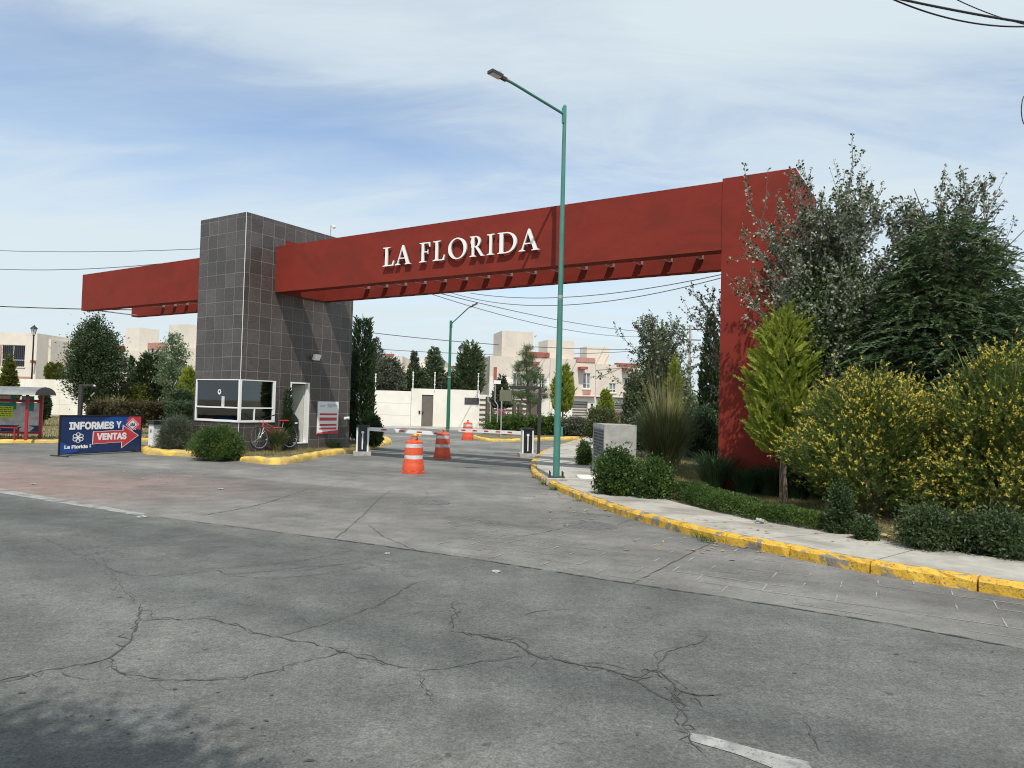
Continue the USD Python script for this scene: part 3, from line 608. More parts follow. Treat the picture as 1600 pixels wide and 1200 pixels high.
fl = thing('flood_light', 'small white flood light on the tower wall above its doorway', 'lamp', tuple(onplane(490.5, 557.5, EV, CE)))
MB().frame(O_, EV, NV, Z_, 0, .1, -.02, .02, -.03, .03).build('bracket', 'dark_metal', fl)
lf = MB(); lf.frame(EV * .1, (EV - Z_ * .45) / 1.1, NV, (Z_ + EV * .45) / 1.1, 0, .09, -.14, .14, -.1, .1); lf.build('head', 'white_paint', fl)
cc = thing('security_camera', 'white bullet security camera near the back edge of the tiled tower wall', 'camera', tuple(onplane(543, 653.5, EV, CE)))
MB().frame(O_, EV, NV, Z_, 0, .05, -.05, .05, -.04, .06).build('bracket', 'white_paint', cc)
MB().tube([EV * .05 + Z_ * .02, EV * .14 - NV * .12, EV * .17 - NV * .30 + Z_ * .01], [.03, .045, .05], 10).build('body', 'white_paint', cc)
cp = onplane(516.3, 367, EV, CE - .1); ct = thing('roof_camera', 'white dome camera on a thin pole on the tower roof', 'camera', (cp[0], cp[1], TZ))
MB().tube([(0, 0, -.2), (0, 0, .42)], .018).build('pole', 'galvanised', ct)
MB().tube([(0, 0, .36), (.1, 0, .38)], .015, 6).build('arm', 'galvanised', ct)
MB().tm(trimesh.creation.icosphere(2, .07)).build('housing', 'white_paint', ct); stage.GetPrimAtPath(ct.GetPath().AppendChild('housing')).GetAttribute('points'); UsdGeom.Xformable(stage.GetPrimAtPath(ct.GetPath().AppendChild('housing'))).AddTranslateOp().Set(Gf.Vec3d(.12, 0, .36))

# ------------------------------------------------------------------ red gateway
gw = thing('entrance_gateway', 'huge red gateway of two parallel wall beams and a pillar spanning the entrance', 'gateway', (0, 0, 0))
BZ0, BZ1, BE0, BE1 = 5.22, 6.75, -31.55, -4.453
w = MB(); w.gbox(BE0, TE0 - .002, 15.68, 16.06, BZ0, BZ1); w.gbox(CE + .002, BE1, 15.68, 16.06, BZ0, BZ1); w.build('front_beam', 'red_wall', gw)
w = MB(); w.gbox(BE0, TE0 - .002, 17.84, 18.17, BZ0, BZ1); w.gbox(CE + .002, BE1, 17.84, 18.17, BZ0, BZ1); w.build('rear_beam', 'red_wall', gw)
MB().gbox(-4.45, -2.92, 15.66, 18.3, -.3, 6.81).build('pillar', 'red_wall', gw)
w = MB(); w.gbox(CE + .0, CE + .03, 16.062, 17.838, BZ0, 7.03); w.build('end_panel', 'red_wall', gw)
ra, rb = float(onplane(530.5, 452, NV, 16.5) @ EV), float(onplane(1122, 400, NV, 16.5) @ EV)
la, lb = float(onplane(226.5, 482, NV, 16.5) @ EV), float(onplane(305, 474, NV, 16.5) @ EV)
for e in list(np.linspace(ra, rb, 16)) + [la + (lb - la) / 4 * k for k in range(-1, 5)]:
    rt_ = thing('rafter', None, None, parent=gw); r = MB(); r.gbox(e - .004, e + .004, 16.062, 17.838, 5.507, 5.86); r.build('web', 'red_wall', rt_)
    r = MB(); r.gbox(e - .025, e + .025, 16.062, 17.838, 5.50, 5.506); r.gbox(e + .005, e + .075, 17.72, 17.838, 5.507, 5.513); r.gbox(e + .068, e + .075, 17.72, 17.838, 5.514, 5.63); r.build('flange', 'grey_metal', rt_)
MB().tube([G(BE0 + .45, 16.062, 5.26), G(BE0 + .45, 17.838, 5.26)], .025).build('tie_rod', 'grey_metal', gw)
# serif letters
def B(x0, x1, y0, y1): return sbox(x0, y0, x1, y1)
def P_(*p): return Polygon(p)
def serif(x, y, w, up): return P_((x - w, y), (x + w, y), (x + w, y + .03 * up), (x + .07, y + .075 * up), (x - .07, y + .075 * up), (x - w, y + .03 * up)).buffer(0)
def letter(c):
    S = lambda x: B(x - .066, x + .066, 0, 1)
    if c == 'I': return unary_union([S(.2), serif(.2, 0, .2, 1), serif(.2, 1, .2, -1)])
    if c == 'L': return unary_union([S(.2), serif(.2, 1, .2, -1), serif(.2, 0, .2, 1), B(.2, .58, 0, .055), P_((.5, .0), (.60, 0), (.64, .27), (.6, .27))])
    if c == 'F': return unary_union([S(.2), serif(.2, 0, .2, 1), serif(.2, 1, .2, -1), B(.2, .58, .945, 1), P_((.52, 1), (.60, 1), (.61, .76), (.575, .76)), B(.2, .5, .49, .545), P_((.47, .49), (.5, .40), (.5, .64), (.47, .545))])
    if c == 'A': return unary_union([P_((.40, 1.02), (.46, 1.02), (.82, .02), (.66, .02), (.385, .82), (.16, .02), (.09, .02)), B(.22, .6, .31, .365), serif(.125, 0, .135, 1), serif(.74, 0, .17, 1)])
    if c == 'O': return affinity.scale(Point(0, 0).buffer(1, 32), .46, .53).difference(affinity.rotate(affinity.scale(Point(0, 0).buffer(1, 32), .315, .475), 6))
    if c == 'D':
        o = unary_union([B(.1, .42, 0, 1), affinity.translate(affinity.scale(Point(0, 0).buffer(1, 32), .52, .5), .42, .5).intersection(B(.42, 2, 0, 1))]); i = unary_union([B(.275, .42, .055, .945), affinity.translate(affinity.scale(Point(0, 0).buffer(1, 32), .37, .445), .42, .5).intersection(B(.42, 2, 0, 1))])
        return unary_union([o.difference(i), serif(.2, 0, .2, 1), serif(.2, 1, .2, -1)])
    if c == 'R':
        o = unary_union([B(.1, .36, .45, 1), affinity.translate(affinity.scale(Point(0, 0).buffer(1, 32), .30, .275), .36, .725)]); i = unary_union([B(.275, .36, .505, .945), affinity.translate(affinity.scale(Point(0, 0).buffer(1, 32), .155, .22), .36, .725).intersection(B(.3, 2, 0, 1))])
        return unary_union([o.difference(i), S(.2), serif(.2, 0, .2, 1), serif(.2, 1, .2, -1), P_((.34, .47), (.48, .49), (.80, .06), (.92, .03), (.92, 0), (.70, 0))])
Lx = [('L', 107, 207, 432, 262), ('A', 218, 357, 412, 240), ('F', 433, 525, 398, 222), ('L', 553, 660, 386, 210), ('O', 690, 853, 370, 178), ('R', 882, 1015, 348, 168), ('I', 1035, 1100, 332, 145), ('D', 1130, 1300, 320, 135), ('A', 1322, 1505, 300, 100)]
LZ0, LZ1 = 5.655, 6.215
for c, x0, x1, yb, yt in Lx:
    ym = 340 + (yb + yt) / 2 / 5.714
    a = float(onplane(580 + x0 / 5.714, ym, NV, 15.60) @ EV); b = float(onplane(580 + x1 / 5.714, ym, NV, 15.60) @ EV)
    s_ = letter(c); bx = s_.bounds; hh = LZ1 - LZ0
    s_ = affinity.translate(s_, -bx[0], 0 if c != 'O' else .5); s_ = affinity.scale(s_, (b - a) / (bx[2] - bx[0]), hh, origin=(0, 0)); s_ = affinity.translate(s_, a, LZ0)
    lt = thing('letter', None, None, parent=gw)
    MB().poly(s_, NV * 15.68, EV, Z_, -NV, .075, .10).build('face', 'white_letter', lt)
    MB().poly(s_, NV * 15.68, EV, Z_, -NV, .035, .0745).build('return', 'letter_side', lt)

# ------------------------------------------------------------------ green street lamps
def street_lamp(name, label, p, h, arm_end, r0, r1, m, base=True, lamp_up=.0):
    t = thing(name, label, 'street lamp', p, 0, 'green street lamps')
    if base:
        b = MB().rbox(-.24, .24, -.22, .22, -.12, .06, .02); b.build('plinth', 'rough_concrete', t)
        bp = MB().rbox(-.2, .2, -.2, .2, .061, .08, .005); bp.build('base_plate', 'dark_metal', t)
        for sx in (-.15, .15):
            for sy in (-.15, .15): MB().tube([(sx, sy, .08), (sx, sy, .2)], .016, 6).build('anchor_bolt', 'dark_metal', t)
    pl = MB().tube([(0, 0, .06), (0, 0, 1.2), (0, 0, h * .48), (0, 0, h * .485), (0, 0, h)], [r0, r0 * .99, (r0 * .55 + r1 * .45), (r0 * .5 + r1 * .5), r1], 20).build('pole', m, t, 40)
    MB().tube([(0, 0, h - .01), (0, 0, h + .03)], [r1 * 1.05, r1 * .8], 16).build('cap', m, t)
    MB().tube([(0, 0, h * .476), (0, 0, h * .49)], r1 * 1.45, 16).build('collar', 'grey_metal', t)
    ae = A3(*arm_end); d = ae / np.linalg.norm(ae[:2])
    q = [A3(0, 0, h - .2), A3(0, 0, h - .2) + ae * .55, A3(0, 0, h - .2) + ae * .86, A3(0, 0, h - .2) + ae * A3(1, 1, .93)]
    MB().tube(smoothline(q, 6), .033, 10).build('arm', m, t, 40)
    MB().tube([(d[0] * r1, d[1] * r1, h - .42), (d[0] * r1 * 1.1, d[1] * r1 * 1.1, h - .05)], .035, 8).build('arm_bracket', m, t)
    hd = A3(ae[0], ae[1], 0) / np.linalg.norm(ae[:2]); tilt = ae[2] / np.linalg.norm(ae[:2]) * .55; hx = (hd + Z_ * tilt); hx /= np.linalg.norm(hx); hy = np.cross(Z_, hd); hz = np.cross(hx, hy)
    o = q[-1]; hm = MB()
    hm.frame(o, hx, hy, hz, -.06, .10, -.04, .04, -.035, .035); hm.frame(o, hx, hy, hz, .10, .42, -.09, .09, -.03, .035)
    hm.build('lamp_head', 'dark_metal', t)
    MB().frame(o, hx, hy, hz, .13, .39, -.07, .07, -.042, -.031).build('lamp_glass', 'lamp_glass', t)
    MB().tube([o + hx * .13 + hz * .035, o + hx * .13 + hz * .11], .03, 10).build('photocell', 'grey_metal', t)
    if base: MB().box(r0, r0 + .05, -.04, .04, 1.05, 1.25).build('switch_box', m, t)
    return t
pp = gp(869, 747, .17); pz = float(gz(pp[1])) + KH
top = at(875.5, 166, pp[1]); H1 = float(top[2]) - pz
hd_ = at(788, 122, pp[1] - 1.3) - A3(pp[0], pp[1], pz + H1 - .2)      # arm reaches towards the road
street_lamp('street_lamp', 'tall green street lamp on the pavement in front of the red beam', (pp[0], pp[1], pz), H1, hd_, .080, .044, 'green_pole')
p2 = gp(699.7, 672, .1); top2 = at(703.9, 501.5, p2[1])
ar2 = at(736, 478.5, p2[1] - .4) - at(703.9, 503, p2[1]) + A3(0, 0, .2)
street_lamp('street_lamp', 'smaller deep green street lamp before the cream wall seen under the beam', (p2[0], p2[1], p2[2]), float(top2[2] - p2[2]), ar2, .11, .07, 'deep_green_pole', base=False)

# ------------------------------------------------------------------ barrels, barriers, height frame
def barrel(p, rz, label, ribbon_=False, s=1.0, tilt=0):
    t = thing('traffic_barrel', label, 'traffic barrel', p, rz, 'orange traffic barrels in the entrance lane')
    b = MB(); k = 28
    b.lathe([(.31 * s, 0), (.31 * s, .06), (.285 * s, .075)], k=8, phase=.3); b.build('rubber_base', 'orange_plastic', t)
    b = MB(); b.lathe([(.285 * s, .076), (.285 * s, .20), (.262 * s, .235), (.258 * s, .30), (.247 * s, .38), (.243 * s, .385), (.243 * s, .49), (.247 * s, .495), (.236 * s, .66), (.228 * s, .68), (.226 * s, .79), (.230 * s, .795), (.222 * s, .84), (.19 * s, .862), (.09 * s, .875)], k=k); b.build('body', 'orange_plastic', t, 35)
    for z0, z1, r in ((.388, .487, .2445), (.683, .787, .2285)): MB().lathe([(r * s, z0), (r * s, z1)], k=k).build('reflective_band', 'reflective', t, 40)
    h = MB(); h.rbox(-.10, .10, -.03, .03, .862, .90, .01); h.tube([(-.09, 0, .88), (-.07, 0, .97), (.07, 0, .97), (.09, 0, .88)], .025, 8); h.build('handle', 'orange_plastic', t)
    if ribbon_:
        r = MB(); rr = np.random.default_rng(3)
        for k_ in range(12):
            a = rr.uniform(0, 6.3); d = A3(math.cos(a), math.sin(a), rr.uniform(.2, 1.2)); d /= np.linalg.norm(d); o = A3(.07, -.04, .95); s2 = np.cross(d, Z_) * .025
            r.add([o - s2, o + s2, o + d * .13 + s2 * 1.4, o + d * .13 - s2 * 1.4], [[0, 1, 2, 3]])
        r.build('ribbon', 'yellow_ribbon', t)
    return t
b1, b2, b3 = gp(645.5, 739.5), gp(691, 716.5), gp(730.5, 687.5)
barrel(b1, .2, 'nearest orange traffic barrel, a yellow ribbon tied to its top', True, 1.02)
barrel(b2, 1.3, 'orange traffic barrel beside the barrier arm tip, between the other two barrels')
barrel(b3, 2.1, 'farthest orange traffic barrel, beyond the barrier arms')

def boom(p, d, label, arm_len, arm_z, arm_tilt, plain=True, stripes=4):
    """Barrier cabinet with an arm along d."""
    d = A3(*d); d /= np.linalg.norm(d); n = np.cross(Z_, d); t = thing('boom_barrier', label, 'barrier', p, 0, 'entrance boom barriers')
    F_ = A3(.16, -.987, 0); R_ = np.cross(Z_, F_)                                                   # the cabinet faces out of the entrance
    MB().frame(O_, R_, -F_, Z_, -.30, .30, -.25, .25, -.05, .14).build('plinth', 'rough_concrete', t)
    for sx in (-1, 1): MB().frame(O_, R_, -F_, Z_, *sorted((sx * .155, sx * .21)), -.17, .17, .141, .97).build('side_cheek', 'cabinet_white', t)
    MB().frame(O_, R_, -F_, Z_, -.154, .154, -.16, .16, .141, .97).build('front_panel', 'black_plastic', t)
    MB().frame(O_, R_, -F_, Z_, -.215, .215, -.18, .18, .972, 1.05).build('lid', 'black_plastic', t)
    st_ = unary_union([LineString([(0, .24), (0, .78)]).buffer(.022), Point(0, .80).buffer(.05)])
    MB().poly(st_, F_ * .161, R_, Z_, F_, 0, .006).build('light_strip', 'cabinet_white', t)
    u = d + Z_ * arm_tilt; u /= np.linalg.norm(u); up = np.cross(u, n) if np.cross(u, n)[2] > 0 else -np.cross(u, n)
    o = A3(0, 0, arm_z)
    a = thing('arm', None, None, parent=t)
    MB().frame(o, u, n, up, .16, arm_len, -.035, .035, -.065, .065).build('tube', 'white_paint', a)
    for k in range(stripes):
        x = .62 + k * (arm_len - .95) / max(stripes - 1, 1)
        MB().frame(o, u, n, up, x, x + .19, -.037, .037, -.024, .03).build('red_stripe', 'sign_red', a)
    return t
c1 = gp(566, 711.5); c2 = gp(823, 714)
e1 = at(692, 675, c1[1] + 1.0); boom(tuple(c1), (e1 - c1) * A3(1, 1, 0), 'boom barrier beside the guard tower, its striped arm drooping to the right', float(np.linalg.norm((e1 - c1)[:2])), .93, -.055)
e2 = at(717, 672.5, c2[1] + 1.5); boom(tuple(c2), (e2 - c2) * A3(1, 1, 0), 'boom barrier by the right-hand kerb, its level striped arm pointing left', float(np.linalg.norm((e2 - c2)[:2])), .86, .0, stripes=5)
fp_ = gp(841.3, 714.5); ft = at(844.5, 606, fp_[1]); fh = float(ft[2] - fp_[2])
fr_ = thing('height_frame', 'dark steel post with overhead arm beside the right-hand barrier', 'post', tuple(fp_))
fl_ = at(797, 605.5, fp_[1] + .2) - fp_; fl_ = fl_ * A3(1, 1, 0); fd = fl_ / np.linalg.norm(fl_); fn_ = np.cross(Z_, fd)
MB().frame(O_, fd, fn_, Z_, -.05, .05, -.05, .05, 0, fh + .05).build('post', 'dark_metal', fr_)
MB().frame(O_, fd, fn_, Z_, .051, float(np.linalg.norm(fl_)), -.05, .05, fh - .06, fh + .05).build('arm', 'dark_metal', fr_)
bc = at(790.5, 618, fp_[1] + .3) - fp_
MB().frame(bc, fd, fn_, Z_, -.21, .21, -.12, .12, -.20, .20).build('reader_box', 'box_olive', fr_)
rl = at(783, 660, 36.0); rz0 = float(gz(36.0)); rs = thing('sign_post', 'thin grey sign post standing in the hedge median', 'sign', (rl[0], rl[1], rz0))
MB().tube([(0, 0, 0), (0, 0, float(at(783, 605, 36)[2]) - rz0)], .035, 8).build('post', 'galvanised', rs)
for k, (cx, wpx, y0, y1) in enumerate(((777, 11, 594, 600), (766, 3, 597, 599))):
    a, b = at(cx - wpx / 2, y0, 37), at(cx + wpx / 2, y1, 37); q = thing('street_sign', ('white street name plate on a bent pole above the slatted fence', 'small white plate beside the street name plate')[k], 'sign', tuple(at(cx, y1, 37)))
    MB().box(-(b[0] - a[0]) / 2, (b[0] - a[0]) / 2, -.02, .02, 0, a[2] - b[2]).build('plate', 'white_paint', q)
    MB().tube([(-.1, .03, 0), (-.1, .03, -.9), (.05, .03, -1.1), (.05, .03, -2.0)], .03, 6).build('pole', 'galvanised', q)

# ------------------------------------------------------------------ louvred cabinet on the pavement
bp_ = gp(943, 744, KH); bz = float(gz(bp_[1])) + KH
ec = thing('utility_cabinet', 'grey concrete utility cabinet with dark louvred doors beside the pavement', 'cabinet', (bp_[0], bp_[1], bz))
d1 = A3(-.03, 1, 0); d1 /= np.linalg.norm(d1); d2 = A3(.985, -.17, 0); d2 /= np.linalg.norm(d2)
Hc, Lc, Wc = 1.30, 1.95, .80
c_ = MB(); c_.frame(O_, d2, d1, Z_, 0, Wc, 0, .1, -.1, Hc); c_.frame(O_, d2, d1, Z_, 0, Wc, Lc - .1, Lc, -.1, Hc); c_.frame(O_, d2, d1, Z_, .0, Wc, .101, Lc - .101, Hc - .12, Hc); c_.frame(O_, d2, d1, Z_, .0, Wc, .101, Lc - .101, -.1, .08); c_.frame(O_, d2, d1, Z_, Wc - .1, Wc, .101, Lc - .101, .081, Hc - .121); c_.build('housing', 'rough_concrete', ec)
for k in range(2):
    y0, y1 = .105 + k * (Lc - .21) / 2, .105 + (k + 1) * (Lc - .21) / 2 - .012
    dd = thing('louvre_door', None, None, parent=ec); f_ = MB()
    f_.frame(O_, d2, d1, Z_, .0, .05, y0, y0 + .05, .085, Hc - .125); f_.frame(O_, d2, d1, Z_, .0, .05, y1 - .05, y1, .085, Hc - .125); f_.frame(O_, d2, d1, Z_, .0, .05, y0 + .05, y1 - .05, .085, .13); f_.frame(O_, d2, d1, Z_, .0, .05, y0 + .05, y1 - .05, Hc - .17, Hc - .125); f_.build('frame', 'louver', dd)
    for q in range(12):
        z = .145 + q * .083; o = A3(0, 0, z); ax = (d2 * .05 + Z_ * .05); ax /= np.linalg.norm(ax); az = np.cross(ax, d1)
        MB().frame(o - d2 * .012, ax, d1, az, 0, .08, y0 + .05, y1 - .05, -.003, .003).build('slat', 'louver', dd)
    MB().frame(O_, d2, d1, Z_, -.02, 0, y1 - .04 if k == 0 else y0 + .02, y1 - .01 if k == 0 else y0 + .05, .6, .68).build('latch', 'dark_metal', dd)
# covers and small things lying about
def manhole(px, py, r, label):
    p = gp(px, py); t = thing('manhole_cover', label, 'manhole cover', (p[0], p[1], p[2] + .004), .4, 'manhole covers in the entrance road')
    MB().lathe([(r * 1.22, 0), (r * 1.22, .006), (r * 1.02, .008)], k=40).build('collar', 'iron', t)
    MB().lathe([(r, 0), (r, .012), (r * .96, .014)], k=40).build('lid', 'iron', t)
    for q in range(16):
        a = q * PI / 8; rr_ = r * (.55 if q % 2 else .8); MB().box(-.03, .03, -.012, .012, 0, .018).build('lug', 'iron', t); pr = stage.GetPrimAtPath(t.GetPath().AppendChild('lug' if q == 0 else f'lug_{q:03d}')); x = UsdGeom.Xformable(pr); x.AddTranslateOp().Set(Gf.Vec3d(rr_ * math.cos(a), rr_ * math.sin(a), 0)); x.AddRotateZOp().Set(math.degrees(a))
manhole(922, 822.5, .32, 'round iron manhole cover nearer the yellow kerb')
manhole(667, 786, .34, 'round iron manhole cover in the middle of the entrance lane')
cv = gp(930, 745.5, KH); t = thing('utility_cover', 'pale concrete cover plate set in the pavement beside the green lamp', 'cover', (cv[0], cv[1], float(gz(cv[1])) + KH))
MB().rbox(-.42, .42, -.45, .45, -.05, .006, .004).build('lid', 'white_wall', t); MB().box(-.47, .47, -.5, .5, -.06, .001).build('frame', 'rough_concrete', t)
def crumple(p, r, label, m, seed, cat='litter', flat=.6):
    ic = trimesh.creation.icosphere(3, r); v = ic.vertices.copy(); nn = meshkit.noise(v / r * 2.2 + seed * 7, seed)[:, None]; v = v * (.55 + .8 * nn); v[:, 2] = (v[:, 2] + r * .6) * flat; v[:, 2] = np.maximum(v[:, 2], 0)
    x = obj('litter', (v + np.asarray(p) * 0, ic.faces), m); UsdGeom.Xformable(x).AddTranslateOp().Set(Gf.Vec3d(*map(float, p))); tag(x, label, cat)
q = gp(1187, 817, KH); crumple(q, .07, 'crumpled white plastic bag at the foot of the low clipped hedge', 'litter', 1)
q = gp(1045, 778, KH); crumple(q, .06, 'white scrap on the soil between the round bush and the clipped hedge', 'litter', 2)
q = gp(1378, 838, KH); crumple(q, .09, 'torn cardboard scrap on the soil behind the pavement', 'dry_leaf', 3, flat=.3)
for i_, (px, py, r, lab) in enumerate(((222, 809, .06, 'white paper scrap on the road at the end of the white edge line'), (345, 765, .05, 'pale scrap lying on the entrance apron in front of the bushes'), (775, 895, .045, 'flattened pale scrap on the road below the manhole cover'), (605, 866, .03, 'tiny white scrap by the seam of the road'), (52, 757, .04, 'white scrap on the pink apron at the left'))):
    q = gp(px, py); crumple((q[0], q[1], q[2] + .006), r, lab, 'litter', 5 + i_, flat=.25)
rr = np.random.default_rng(8); mb = MB()
for (cx, cy, n_, sx, sy) in ((260, 750, 26, 38, 9), (300, 745, 10, 60, 5), (900, 790, 60, 45, 22), (860, 770, 30, 15, 8), (1130, 858, 40, 60, 12), (1400, 846, 70, 130, 10), (1250, 826, 40, 80, 6)):
    for k in range(n_):
        q = gp(cx + rr.normal(0, sx), cy + rr.normal(0, sy)); a = rr.uniform(0, 6.3); l, w_ = rr.uniform(.02, .07), rr.uniform(.01, .03)
        if walk.contains(Point(q[0], q[1])) or lawn.contains(Point(q[0], q[1])): q[2] += KH
        u, v_ = A3(math.cos(a), math.sin(a), rr.uniform(-.1, .3)), A3(-math.sin(a), math.cos(a), 0); o = q + A3(0, 0, .012)
        mb.add([o - u * l, o - v_ * w_, o + u * l, o + v_ * w_], [[0, 1, 2, 3]])
tag(mb.build('fallen_leaves', 'dry_leaf'), kind='stuff')

# ------------------------------------------------------------------ sales board
sL, sR = gp(90.5, 713.5), gp(219.5, 706.5)
sx_ = (sR - sL) * A3(1, 1, 0); WS = float(np.linalg.norm(sx_)); sx_ /= WS; sy_ = np.cross(Z_, sx_)
HS = float(at(91, 648.5, sL[1])[2] - sL[2])
sb = thing('sales_board', 'dark blue banner board reading INFORMES Y VENTAS on black feet', 'sign board', tuple(sL))
t_ = .035; z0_ = .05
f = MB(); f.frame(O_, sx_, sy_, Z_, 0, t_, -.02, .02, .03, HS); f.frame(O_, sx_, sy_, Z_, WS - t_, WS, -.02, .02, .03, HS); f.frame(O_, sx_, sy_, Z_, t_, WS - t_, -.02, .02, HS - t_, HS); f.frame(O_, sx_, sy_, Z_, t_, WS - t_, -.02, .02, z0_, z0_ + t_ * .7); f.build('frame', 'black_metal', sb)
for x in (.04, WS - .04): MB().frame(O_, sx_, sy_, Z_, x - .035, x + .035, -.38, .38, 0, .035).build('foot', 'dark_metal', sb)
pw, ph = WS - 2 * t_, HS - t_ - z0_ - t_ * .7; po = sx_ * t_ + Z_ * (z0_ + t_ * .7)
MB().frame(po, sx_, sy_, Z_, 0, pw, -.008, .008, 0, ph).build('banner', 'sign_navy', sb)
def onb(name, shp, m, lay):                                           # shape in banner units (0..1 across, 0..1 up)
    s2 = affinity.scale(shp, pw, ph, origin=(0, 0)); MB().poly(s2, po - sy_ * .008, sx_, Z_, -sy_, .001 * lay, .001 * lay + .0009).build(name, m, sb)
onb('blue_patch', P_((.62, 1), (.85, 1), (.85, .75), (.70, .68), (.4, .8)).buffer(.0), 'sign_blue', 1)
onb('blue_patch', P_((0, .32), (.16, .18), (.22, .06), (.08, 0), (0, 0)), 'sign_blue', 1)
onb('red_corner', P_((.85, 1), (1, 1), (1, .60), (.93, .62), (.80, .86)), 'sign_red', 2)
ar_ = P_((.39, .57), (.765, .585), (.765, .72), (.965, .435), (.755, .11), (.755, .265), (.385, .235))
onb('arrow_edge', ar_.buffer(.010, join_style=2), 'sign_white', 3); onb('arrow', ar_, 'sign_red', 4)
dm = lambda r: P_((.885 - r * .5, .755), (.885, .755 + r), (.885 + r * .5, .755), (.885, .755 - r))
onb('diamond', dm(.185), 'sign_white', 5); onb('diamond', dm(.165), 'sign_red', 6); onb('diamond', dm(.13), 'sign_white', 7)
def heavy_text(text, stroke):
    from PIL import Image, ImageDraw, ImageFont
    import glob
    font = ImageFont.truetype(glob.glob('/opt/blender-*/*/datafiles/fonts/Inter.woff2')[0], 110); x0, y0, x1, y1 = font.getbbox(text, anchor='ls', stroke_width=stroke)
    im = Image.new('L', (x1 - x0 + 8, y1 - y0 + 8)); ImageDraw.Draw(im).text((4 - x0, 4 - y0), text, 255, font, anchor='ls', stroke_width=stroke)
    on = np.pad(np.asarray(im) > 127, ((0, 0), (1, 1))).astype(np.int8); rows_, a = np.nonzero(np.diff(on, axis=1) == 1); b = np.nonzero(np.diff(on, axis=1) == -1)[1]
    shp = unary_union([sbox(p, -r - 1, q, -r) for p, q, r in zip(a, b, rows_)]).buffer(.6).buffer(-.6).simplify(.7)
    return trimesh.util.concatenate([trimesh.creation.extrude_polygon(gm, .001, engine='earcut') for gm in getattr(shp, 'geoms', [shp])])
def words_on(text, x0, x1, y0, y1, m, name, lay, bold=True, shear=0.0):
    tm_ = heavy_text(text, 7 if bold else 2); v = tm_.vertices; b0, b1 = v.min(0), v.max(0)
    u = (v[:, 0] - b0[0]) / (b1[0] - b0[0]); h = (v[:, 1] - b0[1]) / (b1[1] - b0[1])
    X = (x0 + u * (x1 - x0)) * pw; Y = (y0 + h * (y1 - y0)) * ph
    d_ = .008 + .001 * lay + (v[:, 2] > .0005) * .0009
    obj(name, (po + X[:, None] * sx_ + Y[:, None] * Z_ - d_[:, None] * sy_, tm_.faces), m, sb)
words_on('INFORMES', .095, .64, .635, .85, 'sign_white', 'lettering', 5); words_on('Y', .67, .735, .655, .86, 'sign_white', 'lettering', 5)
words_on('VENTAS', .43, .81, .33, .53, 'sign_white', 'lettering', 6); words_on('La Florida', .05, .325, .125, .225, 'sign_white', 'lettering', 5, True); words_on('II', .345, .365, .145, .225, 'sign_white', 'lettering', 5)
words_on('ARA', .85, .92, .70, .80, 'sign_navy', 'lettering', 9)
fw_ = []
for k in range(6):
    a = PI / 2 + k * PI / 3; pet = affinity.scale(Point(0, 0).buffer(1, 12), .034, .034); pet = affinity.translate(pet, .046 * math.cos(a), .046 * math.sin(a)); fw_.append(pet.difference(affinity.translate(affinity.scale(Point(0, 0).buffer(1, 12), .024, .024), .046 * math.cos(a), .046 * math.sin(a))))
    fw_.append(LineString([(0, 0), (.03 * math.cos(a + PI / 6), .03 * math.sin(a + PI / 6))]).buffer(.005))
fl2 = affinity.translate(affinity.scale(unary_union(fw_), .86, 1.75, origin=(0, 0)), .205, .42); onb('flower_emblem', fl2, 'sign_white', 5)
onb('trademark_dot', affinity.scale(affinity.translate(Point(0, 0).buffer(.008), .925, .61), 1, 2, origin=(.925, .61)), 'sign_white', 5)

# ------------------------------------------------------------------ bus shelter
bs0 = gp(40, 688, .13); bz_ = float(bs0[2]); ys = bs0[1]; u_ = A3(-.974, -.225, 0); u_ /= np.linalg.norm(u_); v_ = np.cross(u_, Z_); v_ = v_ if v_[1] > 0 else -v_
sh = thing('bus_shelter', 'red framed bus shelter with grey curved roof and pasted posters', 'bus shelter', (bs0[0], bs0[1], bz_))
LS, DS, HS2 = 4.2, 1.3, float(at(40, 617, ys)[2]) - bz_
fx = lambda px: (float(at(px, 650, ys + DS * .8)[0]) - bs0[0]) / u_[0]
for x in (-.0, LS):
    MB().frame(O_, u_, v_, Z_, x - .05, x + .05, DS - .1, DS, 0, HS2).build('post', 'shelter_red', sh)
for x in (.0, 2.4): MB().frame(O_, u_, v_, Z_, x - .042, x + .042, -.042, .042, 0, HS2).build('post', 'shelter_red', sh)
f = MB(); f.frame(O_, u_, v_, Z_, .05, LS - .05, DS - .09, DS - .01, HS2 - .28, HS2 - .18); f.frame(O_, u_, v_, Z_, .05, LS - .05, DS - .09, DS - .01, .18, .25); f.build('rail', 'shelter_red', sh)
rf = MB(); prof = []
for k in range(13):
    a = PI * k / 12; prof.append((-math.cos(a) * (DS * .62 + .15) + DS * .45, math.sin(a) * .30))
outer = Polygon(prof + [(x, z - .05) for x, z in prof[::-1]])
rf.poly(Polygon(prof), -u_ * .38 + Z_ * HS2, v_, Z_, u_, 0, LS + 1.4); rf.build('roof', 'shelter_roof', sh)
MB().poly(Polygon(prof), -u_ * .381 + Z_ * HS2, v_ * .985, Z_ * .97, -u_, 0, .01).build('roof_end', 'black_metal', sh)
MB().frame(O_, u_, v_, Z_, .06, LS - .06, DS - .06, DS - .04, .5, HS2 - .3).build('back_panel', 'paper', sh)
MB().frame(O_, u_, v_, Z_, .06, LS - .06, DS - .062, DS - .038, .255, .499).build('navy_band', 'sign_navy', sh)
def poster(x0, x1, z0, z1, m, lay): MB().frame(O_, u_, v_, Z_, x0, x1, DS - .064 - .003 * lay, DS - .0625 - .003 * lay, z0, z1).build('poster', m, sh)
